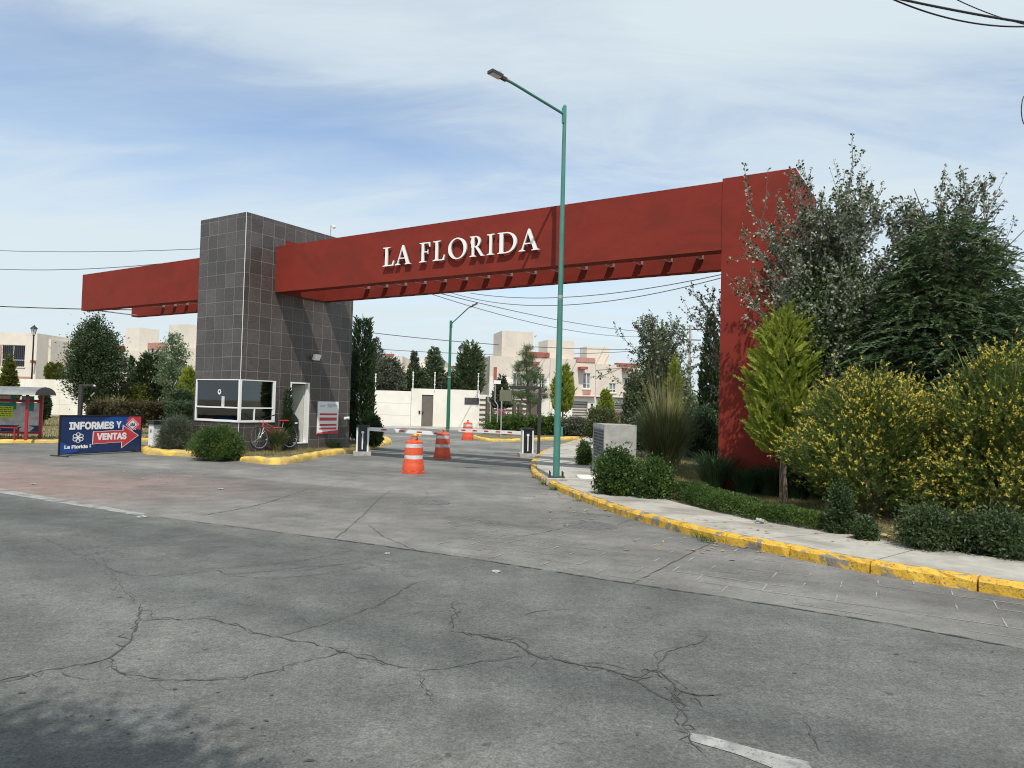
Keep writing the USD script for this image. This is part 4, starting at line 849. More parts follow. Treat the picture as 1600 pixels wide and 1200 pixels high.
poster(.25, .5, 1.05, 1.62, 'paper_teal', 1); poster(.45, .68, 1.25, 1.62, 'paper_blue', 2); poster(.85, 1.05, 1.1, 1.62, 'paper_teal', 1); poster(1.0, 1.42, .95, 1.35, 'paper_teal', 2); poster(1.05, 1.45, 1.36, 1.62, 'paper_pink', 1); poster(1.5, 2.1, 1.15, 1.63, 'paper_pink', 1); poster(2.1, 2.6, 1.2, 1.6, 'paper', 2); poster(.2, .75, .50, 1.0, 'paper', 1); poster(1.7, 2.4, .50, .75, 'sign_white', 1); poster(2.0, 2.25, .53, .72, 'sign_navy', 2)
poster(.95, 2.1, .78, 1.22, 'paper_yellow', 3)
tx = MB()
for r in range(5):
    x = 1.0
    while x < 2.05:
        ww = rng.uniform(.03, .13); tx.frame(O_, u_, v_, Z_, x, min(x + ww, 2.05), DS - .078, DS - .0745, 1.15 - r * .078, 1.175 - r * .078); x += ww + .03
tx.build('poster_lettering', 'ink', sh)
dmd = Polygon([(.55, .05), (.85, .42), (.55, .55), (.2, .42)])
MB().poly(dmd, v_ * (DS - .075), u_, Z_, -v_, 0, .003).build('diamond_panel', 'paper', sh)
tn = heavy_text('5001', 5); tv = tn.vertices.copy(); tv = (tv - tv.min(0)) / (tv.max(0) - tv.min(0)); obj('lettering', (u_ * 1.75 - u_ * tv[:, :1] * .42 + Z_ * (.31 + tv[:, 1:2] * .12) + v_ * (DS - .066 - .002 * tv[:, 2:3]), tn.faces), 'sign_white', sh)
bn = thing('bench', 'red metal bench inside the bus shelter', 'bench', tuple(bs0 + u_ * .45 + v_ * .55))
MB().frame(O_, u_, v_, Z_, 0, 2.0, -.18, .18, .42, .46).build('seat', 'shelter_red', bn)
for x in (.08, 1.0, 1.92): 
    for y in (-.15, .15): MB().frame(O_, u_, v_, Z_, x - .025, x + .025, y - .025, y + .025, 0, .42).build('leg', 'shelter_red', bn)
MB().frame(O_, u_, v_, Z_, .1, 1.9, .14, .16, .2, .24).build('stretcher', 'shelter_red', bn)

# ------------------------------------------------------------------ houses and walls in the distance
def house_block(name, label, A, Bp, zr, depth, wall, windows=(), boxes=(), parapets=(), slabs=(), accents=(), z0=-.3, gates=(), lower=None, group=None):
    """A = left end, Bp = right end of the facade (xy); windows (u0, u1, z0, z1, look); boxes (u0, u1, d0, d1, z1)."""
    A, Bp = np.array([*A, 0.]), np.array([*Bp, 0.]); L = float(np.linalg.norm(Bp - A)); u = (Bp - A) / L; v = np.cross(Z_, u)
    if v[1] < 0: v = -v
    t = thing(name, label, 'house', tuple(A), 0, group)
    hl = unary_union([sbox(w[0] * L, w[2], w[1] * L, w[3]) for w in list(windows) + list(gates)]) if (windows or gates) else Polygon()
    sh_ = sbox(0, z0, L, zr).difference(hl)
    m = MB(); m.poly(sh_, O_, u, Z_, v, 0, .2); m.frame(O_, u, v, Z_, .0, .2, .201, depth, z0, zr); m.frame(O_, u, v, Z_, L - .2, L, .201, depth, z0, zr); m.frame(O_, u, v, Z_, .2, L - .2, depth - .2, depth, z0, zr); m.frame(O_, u, v, Z_, .2, L - .2, .201, depth - .2, zr - .4, zr - .2); m.build('wall', wall, t)
    if lower: MB().frame(O_, u, v, Z_, -.003, L + .003, -.03, -.002, z0, lower).build('ground_floor', 'white_wall', t) if not gates else MB().poly(sbox(-.003, z0, L + .003, lower).difference(hl), O_ - v * .03, u, Z_, v, 0, .028).build('ground_floor', 'white_wall', t)
    for w in windows:
        x0, x1, a, b = w[0] * L, w[1] * L, w[2], w[3]
        wi = thing('window', None, None, parent=t); f = MB(); k = .05
        for p0, p1, q0, q1 in ((x0, x1, a, a + k), (x0, x1, b - k, b), (x0, x0 + k, a + k, b - k), (x1 - k, x1, a + k, b - k), ((x0 + x1) / 2 - k / 2, (x0 + x1) / 2 + k / 2, a + k, b - k), (x0 + k, x1 - k, a + (b - a) * .3, a + (b - a) * .3 + k)): f.frame(O_, u, v, Z_, p0, p1, .05, .10, q0, q1)
        f.build('frame', 'white_paint', wi)
        MB().frame(O_, u, v, Z_, x0 + k, x1 - k, .12, .13, a + k, b - k).build('pane', 'curtain_pane' if len(w) > 4 and w[4] == 'c' else 'dark_pane', wi)
        if len(w) > 4 and w[4] == 'g':
            gr = MB()
            for x in np.arange(x0 + .12, x1, .16): gr.frame(O_, u, v, Z_, x - .012, x + .012, -.04, -.02, a, b)
            for z in np.arange(a + .1, b, .35): gr.frame(O_, u, v, Z_, x0, x1, -.019, -.005, z - .012, z + .012)
            gr.build('grille', 'dark_metal', wi)
        MB().frame(O_, u, v, Z_, x0 - .06, x1 + .06, -.06, .1, a - .08, a - .002).build('sill', wall, wi)
    for g_ in gates:
        x0, x1, a, b = g_[0] * L, g_[1] * L, g_[2], g_[3]; gt = thing('gate', None, None, parent=t)
        MB().frame(O_, u, v, Z_, x0, x1, .16, .18, a, b).build('panel', 'wood_slat', gt)
        for z in np.arange(a + .1, b, .22): MB().frame(O_, u, v, Z_, x0, x1, .12, .155, z, z + .07).build('slat', 'brown_fence', gt)
    for b in boxes: MB().frame(O_, u, v, Z_, b[0] * L, b[1] * L, b[2], b[3], zr + .002, b[4]).build('stair_tower', b[5] if len(b) > 5 else wall, t)
    for p in parapets: MB().frame(O_, u, v, Z_, p[0] * L, p[1] * L, -.06, .5, zr - .02 if len(p) < 5 else p[4], p[2]).build('parapet', p[3], t)
    for a_ in accents: MB().frame(O_, u, v, Z_, a_[0] * L, a_[1] * L, -.05 - (a_[5] if len(a_) > 5 else 0), -.001 if not lower else -.031, a_[2], a_[3]).build('accent_panel', a_[4], t)
    return t
def hz(px, py, y): return float(at(px, py, y)[2])
def hx(px, y): return (float(at(px, 620, y)[0]), y)
# left group
house_block('terrace_house', 'pale house at the left edge with a wide grilled upstairs window', hx(-70, 60), hx(54, 60), hz(30, 520, 60), 9, 'cream_wall',
    windows=[(.56, .855, hz(20, 573, 60), hz(20, 539, 60), 'g')], accents=[(.98, 1.0, 4.2, 4.45, 'red_far', .5), (.535, .556, hz(20, 573, 60), hz(20, 539, 60), 'pink_far'), (.62, .95, hz(20, 592, 60), hz(20, 588, 60), 'pink_far')])
house_block('terrace_house', 'narrow lower pale house beside the black lantern post', hx(54.6, 61.5), hx(76, 61.5), hz(64, 530, 61.5), 8, 'cream_wall', windows=[(.2, .72, hz(64, 584, 61.5), hz(64, 563, 61.5))], accents=[(.2, .72, hz(64, 591, 61.5), hz(64, 585, 61.5), 'pink_far')])
house_block('terrace_house', 'low grey-beige house link behind the round yellow shrub', hx(76.5, 65), hx(110, 65), hz(88, 548, 65), 7, 'beige_wall', windows=[(.1, .32, hz(85, 590, 65), hz(85, 560, 65))], parapets=[(.6, 1.0, hz(100, 541, 65), 'pink_far')])
house_block('terrace_house', 'pale two-storey house behind the big dark tree, one roof tower', hx(111, 66), hx(226, 62), hz(170, 549, 64), 9, 'cream_wall',
    windows=[(.71, .80, hz(193, 583, 63), hz(193, 558, 63), 'c')], boxes=[(.66, .85, .4, 2.4, hz(207, 513, 64))], parapets=[(.52, .655, hz(180, 539, 63), 'red_far')], accents=[(.5, .63, hz(180, 553, 63), hz(180, 549, 63), 'pink_far')])
house_block('terrace_house', 'pale two-storey house next to the tiled tower, one roof tower', hx(226.8, 62), hx(318, 58), hz(270, 544, 60), 9, 'cream_wall',
    windows=[(.27, .33, hz(253, 570, 61), hz(253, 558, 61))], boxes=[(.30, .60, .4, 2.4, hz(277, 508, 61))], parapets=[(.02, .28, hz(240, 535, 61), 'pink_far')], accents=[(.17, .24, hz(243, 553, 61), hz(243, 549, 61), 'pink_far', .3), (.86, .92, hz(303, 590, 58.5), hz(303, 560, 58.5), 'pink_far')])
# right group: a row receding to the right
labs = ['nearest pink-beige house of the right-hand row, behind the tufted pine', 'middle pink-beige house of the right-hand row, two upstairs windows', 'farthest pink-beige house of the right-hand row, partly behind the silvery tree']
def row_house(k, p0, p1, d, ptop, box, par, wins, acc, gates, low):
    fu_ = lambda a: (a - p0) / (p1 - p0); H_ = lambda py: hz((p0 + p1) / 2, py, d + .6)
    house_block('row_house', labs[k], hx(p0, d), hx(p1, d + 1.2), H_(ptop), 7.5, 'beige_wall', windows=[(fu_(a), fu_(b), H_(y1), H_(y0), w) for a, b, y0, y1, w in wins], boxes=[(fu_(box[0]), fu_(box[1]), .5 + k * .6, 3.4, H_(box[2]))],
        parapets=[(fu_(par[0]), fu_(par[1]), H_(par[2]), par[4], H_(par[3]))], accents=[(fu_(a), fu_(b), H_(y1), H_(y0), m_, dp_) for a, b, y0, y1, m_, dp_ in acc], gates=[(fu_(a), fu_(b), 0.0, H_(y0)) for a, b, y0 in gates], lower=H_(low))
row_house(0, 764, 858, 54, 558, (784, 833, 517), (822, 857, 549, 557, 'red_far'), [(800, 812, 583, 606, 'c'), (842, 850, 583, 606, 'g')], [(828, 838, 565, 569, 'red_far', .6), (770, 775, 575, 600, 'red_far', .0), (770, 856, 612, 614, 'pink_far', .2)], [(820, 846, 630)], 590)
row_house(1, 858.6, 929.4, 58, 561, (861, 903, 531), (898, 928.5, 558, 565, 'pink_far'), [(886.5, 896, 581, 605, 'g'), (910, 922, 582, 607, 'c')], [(901, 912, 573, 577, 'red_far', .7), (910, 922, 609, 616, 'pink_far', .0), (859, 928, 618, 619.5, 'pink_far', .3)], [(894, 918, 627), (923, 927, 630)], 617)
row_house(2, 930, 1000, 62, 570, (927, 962, 541), (962, 999, 567, 572, 'red_far'), [(951, 962, 599, 614, 'c'), (975, 985, 590, 612, 'g')], [(970, 980, 575, 579, 'red_far', .6), (973, 985, 613, 619, 'red_far', .0), (931, 998, 621, 622.5, 'dark_metal', .4)], [(960, 985, 630)], 620)
house_block('corner_house', 'cream house wing left of the right-hand row, red window strip', hx(752, 57), hx(763.6, 56.5), hz(760, 560, 57), 8, 'beige_wall', accents=[(.84, .93, hz(763, 598, 54), hz(763, 575, 54), 'red_far')])
for k, (x0, x1, y1, dp) in enumerate(((592, 627, 556, 72), (628, 668, 573, 74), (655, 690, 561, 76), (690, 742, 575, 70))):
    house_block('distant_house', ('distant pale house above the far wall, beside the dark bushy trees', 'low distant pale house above the far wall door', 'distant beige house behind the slender pale-green tree', 'distant pale house with red parapet behind the black lantern')[k], hx(x0, dp), hx(x1, dp), hz((x0 + x1) / 2, y1, dp), 8, 'cream_wall', parapets=[(.2, .6, hz((x0 + x1) / 2, y1 - 3, dp), 'red_far')])

def wall_run(name, label, pts, h, material, joints=(), th=.18, cat='wall', seams=()):
    t = thing(name, label, cat)
    pts = [np.array([*p[:2], 0.]) for p in pts]
    for a, b in zip(pts[:-1], pts[1:]):
        L = float(np.linalg.norm(b - a)); u = (b - a) / L; v = np.cross(Z_, u); z0 = float(gz((a[1] + b[1]) / 2))
        zs = [-.3] + [h * j for j in joints] + [h]
        n = max(1, int(round(L / 3.2)))
        for k in range(n):
            for q, (z_a, z_b) in enumerate(zip(zs[:-1], zs[1:])):
                MB().frame(a + Z_ * z0, u, v, Z_, L * k / n + .006, L * (k + 1) / n - .006, -th / 2, th / 2, z_a + .012 * (q > 0), z_b).build('panel', material, t)
        MB().frame(a + Z_ * z0, u, v, Z_, 0, L, -th / 2 + .02, th / 2 - .02, -.25, h - .03).build('core', 'rough_concrete', t)
    return t
wl0, wl1 = at(-120, 650, 55), at(150, 650, 52); wall_run('perimeter_wall', 'long cream panel wall behind the bus shelter', [wl0, wl1], hz(110, 594, 53.5) - 0, 'white_wall', (.32, .64))
# wall with the service door under the beam
w0p, w1p, w2p = gp(584, 667)[:2], gp(641, 668)[:2], gp(748, 669)[:2]
W0, W1 = np.array([*w0p, 0]), np.array([*w1p, 0]); W2 = np.array([w1p[0] + (at(748, 660, w1p[1] + .9)[0] - w1p[0]), w1p[1] + .9, 0])
W0 = np.array([at(584, 660, w1p[1] - .3)[0], w1p[1] - .3, 0])
h1 = hz(610, 610.5, 48); h2 = hz(690, 608, 48)
wall_run('perimeter_wall', 'cream jointed panel wall to the left of the service door', [W0, W1], h1, 'white_wall', (.33, .66))
sw_ = thing('service_building', 'cream service wall with narrow brown metal door and dark plaque', 'wall')
L = float(np.linalg.norm(W2 - W1)); u = (W2 - W1) / L; v = np.cross(Z_, u); uu = lambda px: float((np.array([at(px, 640, W1[1] + .3)[0], 0, 0]) - W1 * [1, 0, 0])[0] / u[0])
da, db, dz1 = uu(659), uu(676.5), hz(668, 617, 48.3)
MB().poly(sbox(.01, -.3, L, h2).difference(sbox(da, -.3, db, dz1)), W1 - v * .1, u, Z_, v, 0, .2).build('wall', 'white_wall', sw_)
m = MB(); m.frame(W1, u, v, Z_, L - .2, L, .101, 4, -.3, h2); m.frame(W1, u, v, Z_, .01, .21, .101, 4, -.3, h1); m.build('side_wall', 'white_wall', sw_)
dd = thing('door', None, None, parent=sw_); MB().frame(W1, u, v, Z_, da, db, -.04, .0, -.05, dz1).build('leaf', 'door_grey', dd)
for x in np.linspace(da + .06, db - .06, 6): MB().frame(W1, u, v, Z_, x - .02, x + .02, -.055, -.041, 0, dz1 - .05).build('rib', 'door_grey', dd)
MB().frame(W1, u, v, Z_, da + .04, da + .12, -.09, -.056, .95, 1.1).build('lock', 'black_metal', dd)
MB().frame(W1, u, v, Z_, da - .2, da - .08, -.15, -.101, .95, 1.15).build('bell_box', 'black_metal', sw_)
pa, pb = uu(724.5), uu(747); MB().frame(W1, u, v, Z_, pa, pb, -.13, -.101, hz(736, 632, 48.6), hz(736, 621.5, 48.6)).build('plaque', 'plaque', sw_)
for px in (586.5, 645, 679, 747):
    q = at(px, 610, 48.2); t = thing('fence_post', f'white electric fence post on the cream wall, {dict(zip((586.5, 645, 679, 747), ("at its left end", "above the joint left of the door", "just right of the door", "at its right end above the plaque")))[px]}', 'post', (q[0], q[1], h2 if px > 640 else h1), 0)
    MB().tube([(0, 0, -.1), (0, 0, 1.15)], .03, 6).build('post', 'white_paint', t)
    for z in (.3, .6, .9, 1.1): MB().tube([(-.06, 0, z), (.06, 0, z)], .025, 6).build('insulator', 'white_paint', t)
# slatted fence and gate
y_f = 50.0
sf = thing('slatted_fence', 'dark brown slatted fence and gate posts beyond the hedge median', 'fence')
fa, fb = hx(752, y_f), hx(850, y_f + 2)
A_, B_ = np.array([*fa, 0]), np.array([*fb, 0]); L = float(np.linalg.norm(B_ - A_)); u = (B_ - A_) / L; v = np.cross(Z_, u)
fu = lambda px: (px - 752) / 98 * L
for px, wd, top in ((762, .22, 620), (769, .16, 620), (785, .2, 628), (803, .2, 628), (812, .3, 632), (833, .5, 622), (842, .28, 628)):
    MB().frame(A_, u, v, Z_, fu(px) - wd / 2, fu(px) + wd / 2, -.15, .15, -.2, hz(px, top, y_f)).build('post', 'brown_fence', sf)
for z in np.arange(.1, hz(790, 632, y_f), .28):
    MB().frame(A_, u, v, Z_, fu(763), fu(803), -.03, .03, z, z + .09).build('slat', 'brown_fence', sf)
for z in np.arange(.15, 2.2, .34): MB().frame(A_, u, v, Z_, fu(812), fu(833), .2, .25, z, z + .10).build('slat', 'brown_fence', sf)
bw = thing('banded_wall', 'white wall with dark horizontal bands behind the slatted fence', 'wall')
MB().frame(A_, u, v, Z_, -.2, L * 1.0, 2.0, 2.2, -.2, 2.4).build('wall', 'white_wall', bw)
for z in np.arange(.2, 2.3, .36): MB().frame(A_, u, v, Z_, -.2, L, 1.95, 1.999, z, z + .09).build('band', 'brown_fence', bw)

def lantern(px, ptop, y, label, base_z=0.0):
    q = at(px, ptop, y); h = float(q[2]) - base_z; t = thing('lantern_post', label, 'lamp post', (q[0], q[1], base_z), 0, 'black lantern posts')
    MB().lathe([(.16, 0), (.16, .5), (.09, .6), (.07, 1.2), (.055, h - .95), (.1, h - .9), (.06, h - .82)], k=12).build('post', 'black_metal', t)
    MB().lathe([(.12, h - .80), (.20, h - .38)], k=6).build('lantern_glass', 'lamp_glass', t)
    fr = MB()
    for k in range(6): a = k * PI / 3; fr.tube([(.125 * math.cos(a), .125 * math.sin(a), h - .8), (.205 * math.cos(a), .205 * math.sin(a), h - .37)], .018, 5)
    fr.build('lantern_frame', 'black_metal', t)
    MB().lathe([(.30, h - .36), (.26, h - .30), (.10, h - .14), (.05, h - .12), (.04, h - .05), (.01, h)], k=12).build('lantern_cap', 'black_metal', t)
lantern(53.5, 507, 58.0, 'black lantern post in front of the pale houses at the left', 0)
lantern(722, 536, 53, 'taller black lantern post beside the bushy tree beyond the far wall', 0)
lantern(692, 559.5, 62, 'smaller distant black lantern post above the far wall, nearer the green lamp', 0)

# camera mast left of the tower and thin tree stake
q = gp(124, 668, .13); t = thing('camera_post', 'dark square post with short arm behind the sales board', 'post', tuple(q)); hh = hz(124, 600, q[1]) - q[2]
MB().box(-.08, .08, -.08, .08, 0, hh).build('post', 'dark_metal', t); MB().box(.081, .62, -.05, .05, hh - .1, hh).build('arm', 'dark_metal', t); MB().tube([(.62, 0, hh - .05), (.72, 0, hh - .1)], .05, 8).build('camera', 'grey_metal', t); MB().tube([(.52, -.02, hh - .6), (.68, -.02, hh - .42)], .03, 6).build('lamp', 'galvanised', t)
# ticket pedestal left of the bush
q = gp(241, 701, .1); t = thing('ticket_pedestal', 'white pedestal with black top behind the left yellow kerb', 'pedestal', tuple(q)); hh = hz(241, 657, q[1]) - q[2]
MB().frame(O_, EV, NV, Z_, -.14, .14, -.14, .14, 0, hh - .13).build('body', 'cabinet_white', t); MB().frame(O_, EV, NV, Z_, -.17, .2, -.17, .17, hh - .128, hh).build('cap', 'black_plastic', t); MB().frame(O_, EV, NV, Z_, -.3, -.171, -.06, .06, hh - .2, hh - .05).build('reader', 'black_plastic', t); MB().frame(O_, EV, NV, Z_, -.03, .03, -.148, -.141, hh - .4, hh - .3).build('slot', 'black_plastic', t)
q = gp(256, 700, .1); t = thing('exit_barrier', 'dark exit barrier cabinet half hidden by the grey-green bush', 'barrier', tuple(q))
MB().frame(O_, EV, NV, Z_, -.16, .16, -.18, .18, 0, .95).build('body', 'black_plastic', t); MB().frame(O_, EV, NV, Z_, -.02, .02, -.186, -.181, .2, .7).build('light_strip', 'cabinet_white', t)

# ------------------------------------------------------------------ bicycle, chair and jacket
bkF, bkR = onplane(406, 691, EV, CE + .42), onplane(453, 692, EV, CE + .42)
zg = .045
bo = A3(bkR[0], bkR[1], zg); bu = (bkF - bkR) * A3(1, 1, 0); WB = float(np.linalg.norm(bu)); bu /= WB; bn_ = np.cross(bu, Z_); lean = .10
bz2 = Z_ * math.cos(lean) - EV * math.sin(lean); bs_ = np.cross(bz2, bu)
k_ = WB / 1.06
bk = thing('bicycle', 'red mountain bicycle leaning on the tower under its corner window', 'bicycle', tuple(bo))
BP = lambda x, z, s=0.0: bu * x * k_ + bz2 * z * k_ + bs_ * s * k_
def wheel(cx, name):
    wl_ = thing(name, None, None, parent=bk); n = 40; R = .33
    ring = lambda r, c=.33: [BP(cx + r * math.cos(2 * PI * i / n), c + r * math.sin(2 * PI * i / n)) for i in range(n + 1)]
    MB().tube(ring(.31), .024 * k_, 8, False).build('tyre', 'tyre', wl_, 40); MB().tube(ring(.282), .012 * k_, 6, False).build('rim', 'chrome', wl_, 40)
    sp = MB()
    for i in range(24):
        a = 2 * PI * i / 24; sp.tube([BP(cx + .02 * math.cos(a + .8), .33 + .02 * math.sin(a + .8), .03 * (-1) ** i), BP(cx + .28 * math.cos(a), .33 + .28 * math.sin(a))], .0022, 4)
    sp.build('spokes', 'chrome', wl_); MB().tube([BP(cx, .33, -.05), BP(cx, .33, .05)], .02, 8).build('hub', 'chrome', wl_)
wheel(0, 'wheel'); wheel(1.06, 'wheel')
fr = MB(); hd0, hd1, ste, bb = BP(.93, .62), BP(.90, .76), BP(.24, .60), BP(.44, .30)
fr.tube([hd1, hd0], .026, 10); fr.tube([hd0, bb], .034, 10); fr.tube([hd1, BP(.55, .60), ste], .022, 8); fr.tube([BP(.55, .60), bb], .02, 8); fr.tube([bb, BP(.30, .56)], .02, 8); fr.build('frame', 'bike_red', bk, 40)
sw2 = MB()
for s_ in (-.05, .05): sw2.tube([BP(.44, .30, s_), BP(.0, .33, s_)], .013, 8); sw2.tube([BP(.27, .52, s_), BP(.0, .33, s_)], .013, 8)
sw2.build('swingarm', 'chrome', bk, 40)
fk = MB()
for s_ in (-.055, .055): fk.tube([BP(.945, .60, s_), BP(1.06, .33, s_)], .016, 8)
fk.tube([BP(.945, .60, -.06), BP(.945, .60, .06)], .02, 8); fk.tube([BP(.91, .74), BP(.90, .84)], .016, 8); fk.build('fork', 'chrome', bk, 40)
hb = MB(); hb.tube([BP(.83, .93, -.3), BP(.90, .88, -.12), BP(.90, .86), BP(.90, .88, .12), BP(.83, .93, .3)], .013, 8); hb.build('handlebar', 'black_metal', bk, 40)
for s_ in (-1, 1): MB().tube([BP(.83, .93, s_ * .3), BP(.80, .945, s_ * .38)], .019, 8).build('grip', 'rubber', bk)
MB().tube([ste, BP(.20, .78)], .014, 8).build('seat_post', 'chrome', bk)
sd = m3.Manifold.batch_hull([m3.Manifold.sphere(.07, 16).scale((1, 1, .5)).translate(tuple(BP(.10, .80, s_))) for s_ in (-.05, .05)] + [m3.Manifold.sphere(.035, 12).scale((1, 1, .6)).translate(tuple(BP(.32, .81)))])
obj('saddle', sd, 'bike_red', bk, 50)
ck = MB(); n = 20; ck.tube([BP(.44 + .09 * math.cos(2 * PI * i / n), .30 + .09 * math.sin(2 * PI * i / n), .06) for i in range(n + 1)], .008, 6, False); ck.tube([BP(.44, .30, .06), BP(.56, .20, .08)], .012, 6); ck.tube([BP(.44, .30, -.06), BP(.32, .40, -.08)], .012, 6); ck.build('crank', 'chrome', bk)
for x, z, s_ in ((.56, .20, .13), (.32, .40, -.13)): MB().frame(BP(x, z, s_), bu, bs_, Z_, -.045, .045, -.04, .04, -.012, .012).build('pedal', 'rubber', bk)
ch = thing('chair', 'dark chair just inside the tower doorway', 'chair', tuple(G(CE - .35, 16.72, .12)))
MB().frame(O_, EV, NV, Z_, -.2, .2, -.2, .2, .42, .46).build('seat', 'dark_metal', ch); MB().frame(O_, EV, NV, Z_, .16, .2, -.2, .2, .461, .95).build('backrest', 'dark_metal', ch)
for a in (-.18, .18):
    for b in (-.18, .18): MB().frame(O_, EV, NV, Z_, a - .015, a + .015, b - .015, b + .015, 0, .419).build('leg', 'dark_metal', ch)
jk = thing('jacket', 'dark navy jacket hanging over the chair in the tower doorway', 'jacket', tuple(G(CE - .14, 16.72, .12)))
jm = m3.Manifold.batch_hull([m3.Manifold.sphere(r, 20).translate(tuple(EV * x + NV * y + Z_ * z)) for x, y, z, r in ((.02, 0, .98, .09), (.03, -.15, .84, .08), (.03, .15, .84, .08), (.03, -.19, .35, .07), (.03, .18, .30, .06), (.08, 0, .55, .09))]).refine_to_length(.03)
jv = jm.to_mesh(); v = jv.vert_properties[:, :3]; v = v + (meshkit.fbm(v * 9, 3, 2)[:, None] - .5) * .07 * EV
obj('cloth', (v, jv.tri_verts), 'navy_cloth', jk, True)
MB().frame(O_, EV, NV, Z_, .155, .162, -.02, .09, .72, .77).build('patch', 'sign_white', jk)

# ------------------------------------------------------------------ gardener behind the median hedge
gy_ = 45.6; gq = at(779, 660, gy_); gz0 = float(gz(gy_)); s_ = 1.0
pr = thing('person', 'person in maroon top and cap bending over behind the median hedge', 'person', (gq[0], gq[1], gz0))
J = dict(pel=(-.12, .1, .92, .16), bel=(.0, .05, 1.05, .155), ches=(.15, .0, 1.22, .165), neck=(.27, -.05, 1.33, .065), head=(.36, -.09, 1.42, .10), chin=(.39, -.15, 1.37, .07), hl=(-.12, .02, .88, .11), hr=(-.12, .2, .88, .11), kl=(-.02, -.02, .48, .075), kr=(-.05, .26, .48, .075), al=(-.12, .0, .09, .05), ar=(-.16, .28, .09, .05), tl=(.05, -.05, .04, .045), tr=(.0, .26, .04, .045),
    sl=(.2, -.2, 1.26, .075), sr=(.2, .2, 1.26, .075), el=(.45, -.30, 1.06, .052), er=(-.05, .42, 1.02, .052), wl=(.62, -.26, .86, .036), wr=(.12, .5, .82, .036), fl=(.68, -.25, .78, .03), fr=(.18, .5, .74, .03))
bones = [('pel', 'bel'), ('bel', 'ches'), ('ches', 'neck'), ('neck', 'head'), ('head', 'chin'), ('pel', 'hl'), ('pel', 'hr'), ('hl', 'kl'), ('hr', 'kr'), ('kl', 'al'), ('kr', 'ar'), ('al', 'tl'), ('ar', 'tr'), ('ches', 'sl'), ('ches', 'sr'), ('sl', 'el'), ('sr', 'er'), ('el', 'wl'), ('er', 'wr'), ('wl', 'fl'), ('wr', 'fr')]
def body(bs, gr=0.0):
    M_ = m3.Manifold()
    for a, b in bs: M_ = M_ + m3.Manifold.batch_hull([m3.Manifold.sphere(J[k][3] + gr, 16).translate(J[k][:3]) for k in (a, b)])
    x = M_.refine_to_length(.04).to_mesh(); tm_ = trimesh.Trimesh(x.vert_properties[:, :3], x.tri_verts); trimesh.smoothing.filter_taubin(tm_, iterations=8); return tm_
obj('body', body(bones), 'skin', pr, True)
obj('top', body([('pel', 'bel'), ('bel', 'ches'), ('ches', 'sl'), ('ches', 'sr'), ('sl', 'el'), ('sr', 'er')], .018), 'maroon_cloth', pr, True)
obj('trousers', body([('pel', 'hl'), ('pel', 'hr'), ('hl', 'kl'), ('hr', 'kr'), ('kl', 'al'), ('kr', 'ar')], .016), 'navy_cloth', pr, True)
hm = trimesh.creation.icosphere(2, .112); hv = hm.vertices * A3(1, 1, .8) + A3(.35, -.08, 1.45); obj('cap', (hv, hm.faces), 'navy_cloth', pr, True)

# ------------------------------------------------------------------ parked red car
cy_ = 47.0; cq = at(897, 660, cy_); cz = float(gz(cy_))
car = thing('parked_car', 'red hatchback parked beyond the median hedge, windscreen to the left', 'car', (cq[0], cq[1], cz), .10)
side = [(0, .35), (.02, .62), (.12, .74), (.95, .90), (1.62, 1.38), (2.2, 1.47), (3.1, 1.42), (3.75, 1.02), (3.9, .9), (3.95, .4), (3.85, .25), (.1, .25)]
def car_shell(pts, w0, w1, zb):
    V = []; n = len(pts)
    for s_ in (-1, 1):
        for x, z in pts: V.append((x, s_ * (w0 if z < zb else w0 + (w1 - w0) * (z - zb) / (1.45 - zb)), z))
    P = Polygon(pts); tv, tf = trimesh.creation.triangulate_polygon(P, engine='earcut'); F = [[i, (i + 1) % n, n + (i + 1) % n] for i in range(n)] + [[i, n + (i + 1) % n, n + i] for i in range(n)]
    idx = [int(np.argmin([abs(a[0] - p[0]) + abs(a[1] - p[1]) for p in pts])) for a in tv]
    F += [[idx[a], idx[b], idx[c]] for a, b, c in tf] + [[n + idx[a], n + idx[c], n + idx[b]] for a, b, c in tf]
    return np.array(V), np.array(F)
obj('body', car_shell(side, .82, .60, .9), 'car_red', car)
MB().add([(.99, -.72, .935), (.99, .72, .935), (1.60, .60, 1.375), (1.60, -.60, 1.375)], [[0, 1, 2, 3]]).add([(.975, -.72, .95), (.975, .72, .95), (1.585, .60, 1.39), (1.585, -.60, 1.39)], [[0, 1, 2, 3]]).build('windscreen', 'curtain_pane', car)
for s_ in (-1, 1):
    MB().add([(1.15, s_ * .825, .93), (2.3, s_ * .825, .95), (2.3, s_ * .63, 1.40), (1.70, s_ * .635, 1.37)], [[0, 1, 2, 3]]).build('side_window', 'dark_pane', car)
    MB().add([(2.38, s_ * .825, .95), (3.5, s_ * .825, 1.0), (3.1, s_ * .64, 1.37), (2.38, s_ * .63, 1.40)], [[0, 1, 2, 3]]).build('side_window', 'dark_pane', car)
    MB().rbox(1.0, 1.15, *sorted((s_ * .83, s_ * .98)), .92, 1.04, .02).build('mirror', 'car_red', car)
    MB().rbox(.0, .25, *sorted((s_ * .5, s_ * .78)), .58, .74, .03).build('headlight', 'lamp_glass', car)
    for x in (.72, 3.2):
        wl_ = thing('wheel', None, None, parent=car); MB().tube([(x, s_ * .68, .3), (x, s_ * .85, .3)], .3, 20).build('tyre', 'tyre', wl_); MB().tube([(x, s_ * .851, .3), (x, s_ * .86, .3)], .19, 16).build('rim', 'chrome', wl_)

